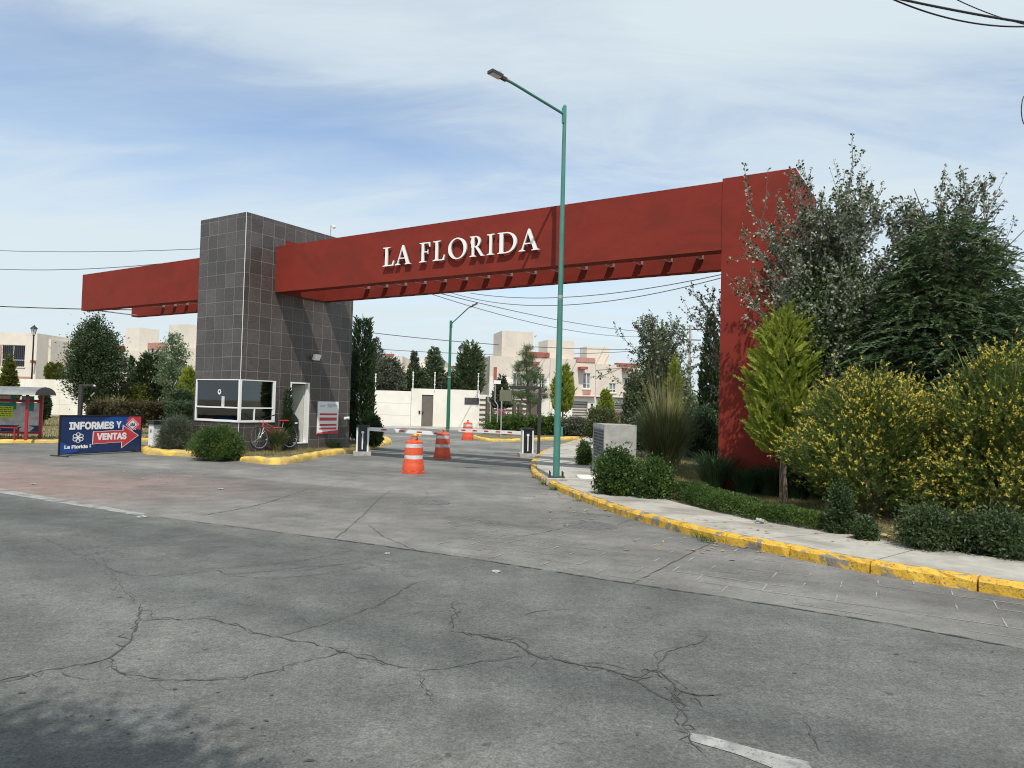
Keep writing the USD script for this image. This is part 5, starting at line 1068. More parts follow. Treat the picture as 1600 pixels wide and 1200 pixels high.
# ------------------------------------------------------------------ wires and poles
def wire(name, label, a, b, sag, r, cat='wire', group=None):
    a, b = np.asarray(a), np.asarray(b); n = 24; P = [a + (b - a) * t - Z_ * sag * 4 * t * (1 - t) for t in np.linspace(0, 1, n)]
    tag(MB().tube(P, r, 5).build(name, 'wire'), label, cat, group)
wire('power_line', 'upper thin cable in the sky left of the tower', at(-60, 389, 62), at(420, 383, 48), .35, .022)
wire('power_line', 'middle thin cable running behind the top of the left red wing', at(-60, 417, 62), at(440, 387, 46), .75, .026)
wire('power_line', 'low cable meeting the outer end of the left red wing', at(-60, 476, 40), at(300, 484, 44), .1, .03)
wire('power_line', 'upper of two sagging cables under the right half of the red beam', at(735, 458, 40), at(1150, 424, 24), .55, .016)
wire('power_line', 'lower of two sagging cables under the right half of the red beam', at(700, 456, 42), at(1150, 428, 24), .95, .016)
wire('power_line', 'cable from the red beam sloping down to the far utility pole', at(690, 459, 40), at(1060, 520, 80), .6, .022)
wire('power_line', 'faint second cable sloping down to the far utility pole', at(660, 455, 40), at(1060, 522, 82), 1.2, .02)
wire('power_line', 'cable crossing the sky above the far trees toward the right-hand houses', at(540, 515, 50), at(985, 546, 62), .35, .026)
wire('power_line', 'lower cable crossing just above the slender tree beyond the far wall', at(560, 543, 55), at(985, 549, 62), .4, .022)
wire('overhead_cable', 'thick dark cable across the top right corner of the sky', at(1395, -4, 9), at(1640, 41, 9), .02, .016)
wire('overhead_cable', 'second dark cable just below the thick one in the top right corner', at(1380, -8, 9), at(1640, 39, 9.3), .16, .011)
wire('overhead_cable', 'thin dark cable joining the others at the right picture edge', at(1480, -8, 9), at(1640, 46, 9.2), .06, .007)
lp = [at(1603 + 12 * math.cos(a) * .6, 172 + 24 * math.sin(a), 9) for a in np.linspace(1.2, 5.2, 14)]
tag(MB().tube(lp, .006, 6).build('cable_loop', 'wire'), 'dark cable loop at the right picture edge', 'cable')
q = at(1077, 600, 85); up = thing('utility_pole', 'distant utility pole with two crossarms above the silvery tree', 'utility pole', (q[0], q[1], 0)); ph_ = hz(1077, 508, 85)
MB().tube([(0, 0, 0), (0, 0, ph_)], [.2, .14], 8).build('pole', 'rough_concrete', up)
for px in (514.5, 531): z = hz(1075, px, 85); MB().box(-1.6, 1.3, -.06, .06, z - .06, z + .06).build('crossarm', 'dark_metal', up)
for x in (-1.5, -.7, .6, 1.2): MB().tube([(x, 0, hz(1075, 514.5, 85)), (x, 0, hz(1075, 512, 85))], .06, 6).build('insulator', 'dark_metal', up)
q = at(838, 560, 52); t = thing('antenna', 'thin white antenna mast on the roof of the nearest row house', 'antenna', (q[0], 57, 5.3)); MB().tube([(0, 0, -.2), (0, 0, hz(838, 528, 57) - 5.3)], .035, 6).build('mast', 'white_paint', t); MB().tube([(-.05, 0, 1.9), (.12, 0, 2.05)], .05, 6).build('head', 'grey_metal', t)

# ------------------------------------------------------------------ plants
def unit(v): return v / (np.linalg.norm(v, axis=-1, keepdims=True) + 1e-9)
def leaf_mesh(P, D, L, W, rr, twist=1.0, nrm=None):
    """One two-triangle leaf at each P along D; returns vertices and faces."""
    n = len(P); D = unit(D); q = unit(rr.normal(0, 1, (n, 3))) if nrm is None else unit(nrm + rr.normal(0, .45 * twist, (n, 3)))
    S = unit(np.cross(D, q)); L = np.broadcast_to(L, n)[:, None]; W = np.broadcast_to(W, n)[:, None]; up = np.cross(S, D)
    V = np.stack([P, P + D * L * .5 + S * W * .5 + up * W * .12, P + D * L, P + D * L * .5 - S * W * .5 + up * W * .12], 1).reshape(-1, 3)
    i = np.arange(n)[:, None] * 4; F = np.vstack([i + [0, 1, 2], i + [0, 2, 3]]); return V, F
def blob_points(rr, n, prof, R, H0, H1, seed, out=.45, lob=.55, lobf=1.6, squash=(1, 1)):
    """Points in a lobed crown: prof(t) is the radius fraction at height fraction t."""
    t = rr.beta(1.15, 1.15, n * 3); a = rr.uniform(0, 2 * PI, n * 3); pr = prof(t)
    keep = rr.uniform(0, 1, n * 3) < np.clip(pr, .12, 1) ** 1.2; t, a, pr = t[keep][:n], a[keep][:n], pr[keep][:n]
    nz = meshkit.fbm(np.column_stack([np.cos(a) * lobf, np.sin(a) * lobf, t * (H1 - H0) / max(R, .2) * lobf * .8]) + seed * 3.7, 3, seed)
    r = R * pr * (1 - lob / 2 + lob * 1.5 * (nz - .3)) * rr.uniform(0, 1, len(t)) ** out
    z = H0 + (H1 - H0) * t; rad = np.column_stack([np.cos(a) * squash[0], np.sin(a) * squash[1], np.zeros(len(t))])
    return rad * r[:, None] + np.column_stack([0 * z, 0 * z, z]), rad, t
CON = lambda t: np.clip((1 - t) ** .8 * (1 - (1 - np.clip(t / .12, 0, 1)) ** 2 * .6), 0, 1)
CYP = lambda t: np.clip(np.sin(np.clip(t * .86 + .14, 0, 1) * PI) ** .62, 0, 1) * (1 - .35 * t)
OVAL = lambda t: np.sin(np.clip(t * .94 + .06, 0, 1) * PI) ** .6
DOME = lambda t: np.clip(1 - (t * .98) ** 2.4, 0, 1) ** .5 * (.8 + .2 * np.clip(t / .3, 0, 1))
LOWW = lambda t: np.sin(np.clip((t * .9 + .1), 0, 1) ** .7 * PI) ** .65
def crown_mesh(seed, prof, R, H0, H1, nclump, per, csize, L, W, up=.4, outw=.6, spread=.7, out=.4, lob=.55, lobf=1.6, flat=1.0, squash=(1, 1)):
    rr = np.random.default_rng(seed); C, rad, t = blob_points(rr, nclump, prof, R, H0, H1, seed, out, lob, lobf, squash); n = len(C)
    cd = unit(rad * outw + A3(0, 0, 1) * up + rr.normal(0, .25, (n, 3)))
    q = rr.normal(0, 1, (n, per, 3)) * csize * rr.uniform(.6, 1.3, (n, 1, 1)); q[..., 2] *= flat
    P = (C[:, None] + q + cd[:, None] * csize * .4).reshape(-1, 3); D = (cd[:, None] + rr.normal(0, spread, (n, per, 3))).reshape(-1, 3)
    m = len(P); return leaf_mesh(P, D, L * rr.uniform(.65, 1.25, m), W * rr.uniform(.7, 1.25, m), rr)
def spray_mesh(seed, prof, R, H0, H1, nsp, per, ln, L, W, up=.6, droop=0.0, out=.35, lob=.5, lobf=1.6, fan=.45):
    """Feathery conifer sprays: slender leaflets in two ranks along a short outward stem."""
    rr = np.random.default_rng(seed); C, rad, t = blob_points(rr, nsp, prof, R, H0, H1, seed, out, lob, lobf); n = len(C)
    tg = np.cross(rad, A3(0, 0, 1)); d = unit(rad * .75 + tg * rr.normal(0, .55, (n, 1)) + A3(0, 0, 1) * up + rr.normal(0, .22, (n, 3))); side = unit(np.cross(d, A3(0, 0, 1) + rr.normal(0, .5, (n, 3))))
    s_ = np.linspace(.05, 1, per)[None, :, None]; ll = ln * rr.uniform(.6, 1.3, (n, 1, 1))
    P = C[:, None] + d[:, None] * s_ * ll - A3(0, 0, 1) * droop * ll * s_ ** 2; sg = np.where(np.arange(per) % 2 == 0, 1.0, -1.0)[None, :, None]
    D = d[:, None] + side[:, None] * sg * fan * (1.4 - s_) - A3(0, 0, 1) * droop * s_ + rr.normal(0, .12, (n, per, 3))
    P, D = P.reshape(-1, 3), D.reshape(-1, 3); m = len(P); nq = np.cross(d, side); nq = nq * np.where(nq[:, 2:3] < 0, -1, 1) + rad * .9; nrm = np.repeat(unit(nq), per, 0)
    return leaf_mesh(P, D, L * rr.uniform(.7, 1.2, m), W * rr.uniform(.7, 1.3, m), rr, .8, nrm)
def tuft_mesh(seed, n, h, r, w, bend=.6, base=.15, seg=4, spread=1.0):
    rr = np.random.default_rng(seed); a = rr.uniform(0, 2 * PI, n); d = np.column_stack([np.cos(a), np.sin(a), 0 * a]); b = d * (base * rr.uniform(0, 1, n) ** .5)[:, None]
    hh = h * rr.uniform(.55, 1.1, n); sp = r * rr.uniform(.1, 1.0, n) * spread; tw = np.cross(d, A3(0, 0, 1)) + d * rr.normal(0, .4, n)[:, None]; tw = unit(tw)
    V = []; F = []; s_ = np.linspace(0, 1, seg)
    for k, t in enumerate(s_):
        c = b + d * (sp * t ** 1.7)[:, None] + np.column_stack([0 * a, 0 * a, hh * (t - bend * .5 * t ** 3)]); ww = (w * (1 - t) ** .7 * (.6 + .4 * np.minimum(t * 4, 1)) + .0008)
        V += [c - tw * ww, c + tw * ww]
    V = np.stack(V, 1).reshape(-1, 3); m = 2 * seg; i = np.arange(n)[:, None] * m
    for k in range(seg - 1): F += [i + [2 * k, 2 * k + 1, 2 * k + 3], i + [2 * k, 2 * k + 3, 2 * k + 2]]
    return V, np.vstack(F)
def trunk_mesh(h, r0, r1, seed, wob=.05, branches=6, br=.5, z0=.35, blen=.6):
    rr = np.random.default_rng(seed); n = 7; pts = [A3(*(rr.normal(0, wob, 2) * (k > 0)), h * k / (n - 1) - .1 * (k == 0)) for k in range(n)]
    m = MB().tube(smoothline(pts, 3), np.linspace(r0, r1, 3 * (n - 1) + 1), 8)
    for k in range(branches):
        z = h * (z0 + (1 - z0) * k / max(branches, 1)); a = k * 2.4 + rr.uniform(0, .5); b = A3(0, 0, z); d = A3(math.cos(a), math.sin(a), .8)
        m.tube([b, b + d * blen * .5, b + d * blen * A3(1, 1, 1.15)], [r0 * br * (1 - .6 * z / h), r0 * br * .5 * (1 - .6 * z / h), .006], 6)
    return m
def plant(name, label, cat, loc, parts, rz=0.0, group=None):
    t = thing(name, label, cat, loc, rz, group)
    for nm, mesh, m, *sm in parts:
        o = obj(nm, mesh, m, t, *(sm or [False]))
        if nm in ('stems', 'blades', 'stalks', 'dry_blades'): tag(o, kind='stuff')
    return t
def tree_px(name, label, cx, ptop, pbot, hw, y, kind, m, seed, group=None, dens=1.0, cat='tree', bark='bark', trunk_to=None, prof=None, lob=None):
    """A tree whose crown spans the given picture rows and half-width when it stands at distance y."""
    c = at(cx, (ptop + pbot) / 2, y); g0 = float(gz(y)) + .1; k = y / FPX; H1 = hz(cx, ptop, y) - g0; H0 = max(hz(cx, pbot, y) - g0, .05); R = hw * k; A = R * (H1 - H0)
    lw = max(.9 * k, .02) * 1.7
    if kind == 'bushy': cm = crown_mesh(seed, prof or LOWW, R * 1.02, H0, H1, int(170 * dens) + 20, 60, R * .14, lw * 2.7, lw * 1.25, .5, .6, .7, .38, lob or .6, 1.7)
    elif kind == 'conifer': cm = spray_mesh(seed, prof or CON, R * 1.15, H0, H1 - R * .2, int(850 * dens), 14, R * .34, lw * 2.6, lw * .95, .7, .0, .4, lob or .6, 2.0)
    elif kind == 'cypress': cm = spray_mesh(seed, prof or CYP, R * 1.05, H0, H1 - R * .25, int(620 * dens), 14, R * .4, lw * 2.6, lw * .95, 1.4, .0, .4, lob or .4, 2.0)
    elif kind == 'sparse': cm = crown_mesh(seed, prof or OVAL, R * 1.1, H0, H1, int(130 * dens), 36, R * .15, lw * 2.4, lw * 1.15, .8, .5, .6, .6, lob or .9, 2.2)
    elif kind == 'pine': cm = crown_mesh(seed, prof or LOWW, R * 1.05, H0, H1, int(95 * dens), 90, R * .085, lw * 3.6, lw * .34, .9, .6, .55, .75, lob or .8, 2.2, .7)
    return plant(name, label, cat, (c[0], y, g0), [('trunk', trunk_mesh(H0 + (H1 - H0) * .8, max(R * .085, .05), .02, seed, R * .03, 7, .5, max(H0 / H1, .15), R * .7).mesh(), bark), ('crown', cm, m)], 0.0, group)

# --- trees in the distance, left to right
tree_px('conifer_tree', 'small yellow-green conifer behind the bus shelter roof', 14, 553, 632, 13, 46, 'conifer', 'leaf_yellowgreen', 21)
tree_px('clipped_tree', 'round yellow-green clipped tree above the cream wall', 85, 568, 596, 11.5, 57, 'cypress', 'leaf_yellowgreen', 22, prof=DOME, lob=.25)
tree_px('leafy_tree', 'big dark green bushy tree behind the sales board', 150, 500, 634, 45, 41, 'bushy', 'leaf_tree', 23, dens=3.0, prof=lambda t: np.interp(t, [0, .15, .4, .62, .8, .92, 1], [.25, .72, 1, .85, .55, .28, .04]), lob=1.0)
tree_px('cypress_tree', 'very thin dark cypress between the big dark tree and the green conifer', 205.5, 557, 622, 5, 47, 'cypress', 'leaf_dark', 24, dens=.8)
tree_px('conifer_tree', 'mid green conifer in front of the right-hand tower house', 237, 545, 640, 29, 44, 'conifer', 'leaf_tree', 25, dens=1.8, prof=CYP)
tree_px('leafy_tree', 'sparse grey-green tree with upright shoots left of the tiled tower', 271, 523, 636, 23, 42, 'sparse', 'leaf_olive', 26, dens=1.6)
tree_px('conifer_tree', 'golden conifer right against the left edge of the tiled tower', 294, 573, 632, 13, 40, 'cypress', 'leaf_gold', 27, dens=1.2)
tree_px('conifer_tree', 'small golden conifer between thin cypress and green conifer', 221, 572, 625, 9, 48, 'cypress', 'leaf_gold', 28)
tree_px('bush', 'yellow-green rounded bush below the thin cypress', 209, 606, 645, 27, 43, 'bushy', 'leaf_yellowgreen', 29, prof=DOME, cat='bush')
tree_px('bush', 'dark green bush under the trees left of the tiled tower', 285, 612, 658, 20, 39, 'bushy', 'leaf_tree', 30, prof=DOME, cat='bush')
tree_px('bush', 'dark bush under the big dark tree', 158, 628, 656, 12, 42, 'bushy', 'leaf_tree', 31, prof=DOME, cat='bush')
tree_px('bush', 'tall dark shrub beside the bus shelter post', 69, 609, 655, 8, 36, 'bushy', 'leaf_dark', 32, prof=CYP, cat='bush')
for k, (cx, hw, m_, lab) in enumerate(((158, 17, 'leaf_hedge', 'reddish brown hedge behind the middle of the sales board'), (196, 24, 'leaf_hedge', 'reddish brown hedge behind the right half of the sales board'), (240, 22, 'leaf_hedge', 'reddish brown hedge between sales board and grey-green bush'), (284, 24, 'leaf_tree', 'dark green hedge just left of the tower window'))):
    tree_px('hedge', lab, cx, 634, 658, hw, 37, 'bushy', m_, 33 + k, prof=lambda t: np.ones_like(t) * .95, cat='hedge')
tree_px('leafy_tree', 'tall dark evergreen tree just right of the tiled tower', 565, 497, 690, 24, 29.5, 'cypress', 'leaf_dark', 41, dens=3.2, prof=lambda t: np.clip(1.1 - t, 0, 1) ** .42 * (.75 + .25 * t))
tree_px('flowering_shrub', 'dark shrub with a few red flowers between tower and left barrier', 580, 652, 696, 17, 28, 'bushy', 'leaf_dark', 42, prof=DOME, cat='shrub')
tree_px('leafy_tree', 'dark blue-green bushy tree above the left end of the far wall', 605, 560, 618, 26, 51, 'bushy', 'leaf_grey', 43, dens=1.6)
tree_px('leafy_tree', 'thin dark spire tree right behind the evergreen at the tower', 586, 528, 612, 11, 52, 'sparse', 'leaf_grey', 44, dens=1.1)
tree_px('leafy_tree', 'bushy green tree above the service door', 650, 578, 618, 24, 53, 'bushy', 'leaf_tree', 45, dens=1.2)
tree_px('leafy_tree', 'slim shoot with a tufted top above the service door', 647, 549, 600, 7, 54, 'sparse', 'leaf_grey', 46, dens=.6)
tree_px('leafy_tree', 'slender pale green tree left of the smaller green lamp', 678, 540, 620, 14, 54, 'conifer', 'leaf_olive', 47, dens=1.2, prof=CYP)
tree_px('leafy_tree', 'dark bushy tree behind the smaller green lamp', 705, 585, 620, 20, 54, 'bushy', 'leaf_grey', 48, dens=1.1)
tree_px('conifer_tree', 'tall loose olive conifer beside the tall black lantern', 735, 531, 620, 23, 53.5, 'conifer', 'leaf_pine', 49, dens=1.6, prof=CYP)
tree_px('pine_tree', 'tufted pine with open branches in front of the nearest row house', 824, 538, 638, 40, 47, 'pine', 'leaf_pine', 50, dens=1.5, prof=lambda t: np.clip(1.05 - t, 0, 1) ** .8 * np.clip(t / .2 + .4, 0, 1))
tree_px('conifer_tree', 'small blue-green conifer left of the tufted pine', 783, 585, 640, 14, 48.5, 'conifer', 'leaf_grey', 51)
tree_px('cypress_tree', 'egg-shaped green cypress right behind the tall green lamp', 880, 569, 646, 18, 44, 'cypress', 'leaf_gold', 52, dens=1.6)
tree_px('conifer_tree', 'small golden conifer behind the red car', 947, 607, 655, 13, 46, 'conifer', 'leaf_gold', 53)
tree_px('cypress_tree', 'dark column of cypress against the left side of the red pillar', 1110, 487, 680, 17, 23, 'cypress', 'leaf_dark', 55, dens=2.2, lob=.2)
tree_px('cypress_tree', 'golden column inside the silvery tree', 1053, 556, 670, 12, 25, 'cypress', 'leaf_gold', 56, dens=1.2)
tree_px('leafy_tree', 'green spindly tree left of the pampas grass', 990, 578, 690, 16, 27, 'cypress', 'leaf_tree', 57, dens=1.2)
tree_px('bush', 'dark bush behind the concrete utility cabinet', 1018, 640, 705, 30, 25.5, 'bushy', 'leaf_dark', 58, prof=DOME, cat='bush')
tree_px('bush', 'dark green bush between pampas grass and red pillar', 1095, 640, 715, 34, 21.5, 'bushy', 'leaf_dark', 59, prof=DOME, cat='bush', dens=1.3)
tree_px('bush', 'grassy bush behind the top of the utility cabinet', 940, 640, 685, 24, 33, 'bushy', 'reed_green', 60, prof=DOME, cat='bush')
for k, (cx, hw, t_, m_, lab) in enumerate(((795, 31, 656, 'leaf_box', 'clipped green hedge in the median in front of the gardener'), (848, 22, 656, 'leaf_box', 'clipped green hedge in the median behind the right-hand barrier'), (893, 26, 660, 'leaf_grey', 'brownish scrubby hedge right of the green lamp'), (930, 18, 660, 'leaf_hedge', 'low brown hedge in front of the red car'))):
    tree_px('hedge', lab, cx, t_, 688, hw, 39.6, 'bushy', m_, 61 + k, prof=lambda t: np.ones_like(t) * .97, cat='hedge', dens=1.3)
q = gp(955, 690, .13); plant('reed_clump', 'pale reeds beside the grassy bush behind the cabinet', 'plant', (q[0], q[1], q[2]), [('blades', tuft_mesh(70, 160, 1.8, .7, .02, .3, .3, 4), 'reed')])

# --- tufts and grasses
q = gp(1040, 737, KH); plant('pampas_grass', 'tall pampas grass clump with straw stalks between cabinet and pillar', 'plant', (q[0], q[1], float(gz(q[1])) + .1), [('blades', tuft_mesh(71, 1700, 2.1, .95, .010, .3, .32, 5), 'reed_green'), ('stalks', tuft_mesh(72, 260, 3.1, .95, .014, .1, .22, 5), 'reed'), ('dry_blades', tuft_mesh(73, 500, 1.2, .7, .009, .5, .32, 5), 'reed')])
q = gp(1088, 715, KH); plant('pampas_grass', 'darker tall grass clump between pampas grass and red pillar', 'plant', (q[0], q[1], float(gz(q[1])) + .1), [('blades', tuft_mesh(74, 1200, 1.9, .9, .010, .4, .35, 5), 'reed_green'), ('stalks', tuft_mesh(75, 30, 2.3, .9, .008, .1, .25, 5), 'reed')])
q = gp(170, 662, .1); plant('pampas_grass', 'straw-coloured grass clump under the big dark tree', 'plant', (q[0], q[1], float(gz(q[1]))), [('blades', tuft_mesh(76, 420, 2.0, .8, .03, .3, .5, 4), 'reed')])
for k, (px, py, h, r, lab) in enumerate(((1116, 752, 1.25, .75, 'dark strap-leaved tuft left of the red pillar foot'), (1165, 757, .85, .6, 'dark strap-leaved tuft in front of the red pillar foot'), (1205, 757, .95, .6, 'dark strap-leaved tuft behind the golden conifer trunk'), (1246, 760, .95, .6, 'dark strap-leaved tuft right of the golden conifer trunk'), (1290, 755, .5, .45, 'dark strap-leaved tuft below the yellow-flowered shrub'))):
    q = onplane(px, py - 20, NV, 15.22 - .1 * (k % 2)); plant('strap_leaf_tuft', lab, 'plant', (q[0], q[1], float(gz(q[1])) + .1), [('blades', tuft_mesh(80 + k, 520, h, r, .011, .7, .2, 5), 'leaf_dark')], 0, 'strap-leaved tufts around the pillar')
q = onplane(434, 703, EV, CE + .55); plant('agave', 'spiky green tuft in front of the bicycle', 'plant', (q[0], q[1], .0), [('blades', tuft_mesh(90, 420, .78, .50, .017, .15, .1, 4), 'reed_green'), ('dry_blades', tuft_mesh(91, 110, .42, .45, .012, .7, .14, 4), 'reed')])
q = onplane(523, 699, EV, CE + .3); plant('weed', 'low green weed at the tower wall below the notice', 'plant', (q[0], q[1], .0), [('blades', tuft_mesh(92, 160, .32, .3, .01, .5, .15, 4), 'leaf_box')])
q = onplane(447, 701, EV, CE + .28); hh_ = 1.98
plant('cypress_tree', 'thin young cypress against the tower wall beside its door', 'tree', (q[0], q[1], .0), [('trunk', trunk_mesh(hh_ * .9, .022, .008, 93, .01, 0).mesh(), 'bark'), ('crown', spray_mesh(94, lambda t: np.clip(1 - t * .75, 0, 1) * np.clip(.5 + t * 4, 0, 1), .24, .05, hh_, 900, 14, .13, .055, .020, 1.6), 'leaf_dark')])
q = gp(341, 716, .12); q = at(341, 700, q[1] + .7); plant('round_bush', 'broad dark green bush at the front corner of the tiled tower', 'bush', (q[0], q[1], -.12), [('stems', trunk_mesh(.6, .03, .01, 95, .03, 10, .6, .1, .5).mesh(), 'bark'), ('leaves', crown_mesh(96, DOME, .74, .0, .84, 430, 40, .085, .10, .022, .8, .6, .7, .36, .95, 2.6), 'leaf_box')])
q = gp(277, 706, .12); plant('round_bush', 'grey-green rounded bush left of the tiled tower', 'bush', (at(276, 690, q[1] + .8)[0], q[1] + .8, -.12), [('stems', trunk_mesh(.6, .03, .01, 97, .03, 10, .6, .1, .5).mesh(), 'bark'), ('leaves', crown_mesh(98, DOME, .60, .05, 1.05, 480, 46, .085, .07, .016, .9, .6, .6, .36, .5, 2.2), 'leaf_grey')])

# --- near planting on the right
def bushpx(name, label, cx, ptop, pbot, hw, m, seed, dens=1.0, L=.055, W=.03, dy=.35, prof=DOME, cat='bush', squash=(1, 1), lob=.6):
    q = gp(cx, pbot, KH); y = q[1] + dy; c = at(cx, pbot, y); g0 = float(gz(y)) + KH - .03; R = hw * y / FPX; H1 = hz(cx, ptop, y) - g0
    return plant(name, label, cat, (c[0], y, g0), [('stems', trunk_mesh(H1 * .7, .022, .008, seed, .03, 10, .6, .08, R * .7).mesh(), 'bark'), ('leaves', crown_mesh(seed, prof, R, .02, H1, int(240 * dens), 42, R * .13 + .02, L, W, .6, .6, .8, .38, lob, 2.0, 1.0, squash), m)])
bushpx('round_bush', 'glossy green bush at the right front corner of the utility cabinet', 963, 708, 775, 33, 'leaf_box', 101, .95, .066, .036, lob=.9)
bushpx('round_bush', 'lighter leggy bush between the cabinet bush and the lawn', 1020, 722, 780, 33, 'leaf_box', 102, .7, .06, .032, lob=.95)
bushpx('round_bush', 'small dark bush on the far side of the utility cabinet', 913, 690, 727, 11, 'leaf_box', 103, .6, .06, .034, prof=CYP)
bushpx('small_shrub', 'dark upright little shrub at the right end of the low clipped hedge', 1312, 758, 836, 19, 'leaf_shrub', 104, .6, .05, .024, .25, CYP)
bushpx('small_shrub', 'dark leafy shrub along the pavement at the far right', 1455, 800, 862, 48, 'leaf_shrub', 105, .75, .045, .024, .3, lob=1.0)
bushpx('small_shrub', 'dark leafy shrub at the right picture edge behind the pavement', 1560, 808, 873, 52, 'leaf_shrub', 106, .75, .045, .024, .3, lob=1.0)
bushpx('small_shrub', 'sprig of leaves at the pavement edge left of the cardboard scrap', 1352, 812, 845, 13, 'leaf_shrub', 107, .4, .04, .022, .15)
# low clipped hedge, one long body
hp = np.array([gp(x, y, KH)[:2] for x, y in ((1072, 782), (1120, 797), (1180, 811), (1240, 822), (1296, 831))]); hpn = resample(smoothline(hp, 6), .05); hpn = hpn + np.array([.10, .30])
rr = np.random.default_rng(110); n = 26000; i_ = rr.integers(0, len(hpn), n); off = rr.uniform(-1, 1, n); zz = rr.uniform(0, 1, n) ** .6
nz = meshkit.fbm(np.column_stack([hpn[i_] * 3.2, zz]), 3, 9); wid = .28 * (.75 + .6 * nz); hh = .27 * (.72 + .62 * meshkit.fbm(np.column_stack([hpn[i_] * 2.6, np.zeros(n)]), 3, 4))
o = np.sign(off) * np.abs(off) ** .6 * wid * np.sqrt(1 - .55 * zz ** 3); tt = np.gradient(hpn, axis=0); tt /= np.linalg.norm(tt, axis=1, keepdims=True); nn = np.column_stack([-tt[:, 1], tt[:, 0]])[i_]
hh = hh * np.interp(i_, [0, len(hpn)], [1.15, .68]); P = np.column_stack([hpn[i_] + nn * o[:, None], zz * hh]); P[:, 2] += gz(P[:, 1]) + KH; D = np.column_stack([nn * o[:, None] * 2.2, np.full(n, .55)]) + rr.normal(0, .5, (n, 3))
hq = thing('clipped_hedge', 'long low clipped green hedge along the pavement edge', 'hedge', (0, 0, 0))
obj('leaves', leaf_mesh(P, D, .038 * rr.uniform(.7, 1.3, n), .020 * rr.uniform(.7, 1.3, n), rr), 'leaf_box', hq)
st = MB()
for k in range(0, len(hpn), 4): st.tube([A3(*hpn[k], float(gz(hpn[k][1])) + .1), A3(*(hpn[k] + rr.normal(0, .06, 2)), float(gz(hpn[k][1])) + .36)], [.01, .004], 5)
tag(st.build('stems', 'bark', hq), kind='stuff')
# golden conifer
q = gp(1228, 783, KH); g0 = float(gz(q[1])) + KH - .02; H1 = hz(1212, 474, q[1]) - g0
gc = thing('golden_conifer', 'bright yellow-green conifer with bare trunk in front of the red pillar', 'tree', (q[0] - .06, q[1], g0))
MB().tube([A3(.05, 0, -.05), A3(.03, 0, .5), A3(0, 0, 1.2), A3(-.05, 0, H1 * .9)], [.05, .042, .035, .01], 10).build('trunk', 'bark', gc)
MB().tube([A3(-.02, .05, -.05), A3(-.03, .04, .5), A3(-.02, 0, 1.2)], [.03, .026, .02], 8).build('trunk', 'bark', gc)
gprof = lambda t: np.clip(np.interp(t, [0, .08, .3, .55, .75, .9, 1], [.62, .92, 1.0, .93, .70, .38, .05]), 0, 1)
gm = MB().add(*spray_mesh(112, gprof, .60, .86, H1 - .14, 820, 36, .34, .075, .024, 1.15, .12, .3, .6, 3.6, .75))
gm.add(*spray_mesh(113, gprof, .46, .9, H1 - .2, 330, 24, .22, .07, .022, 1.0, .0, .6, .6, 2.4, .75)); gm.build('crown', 'leaf_gold', gc)
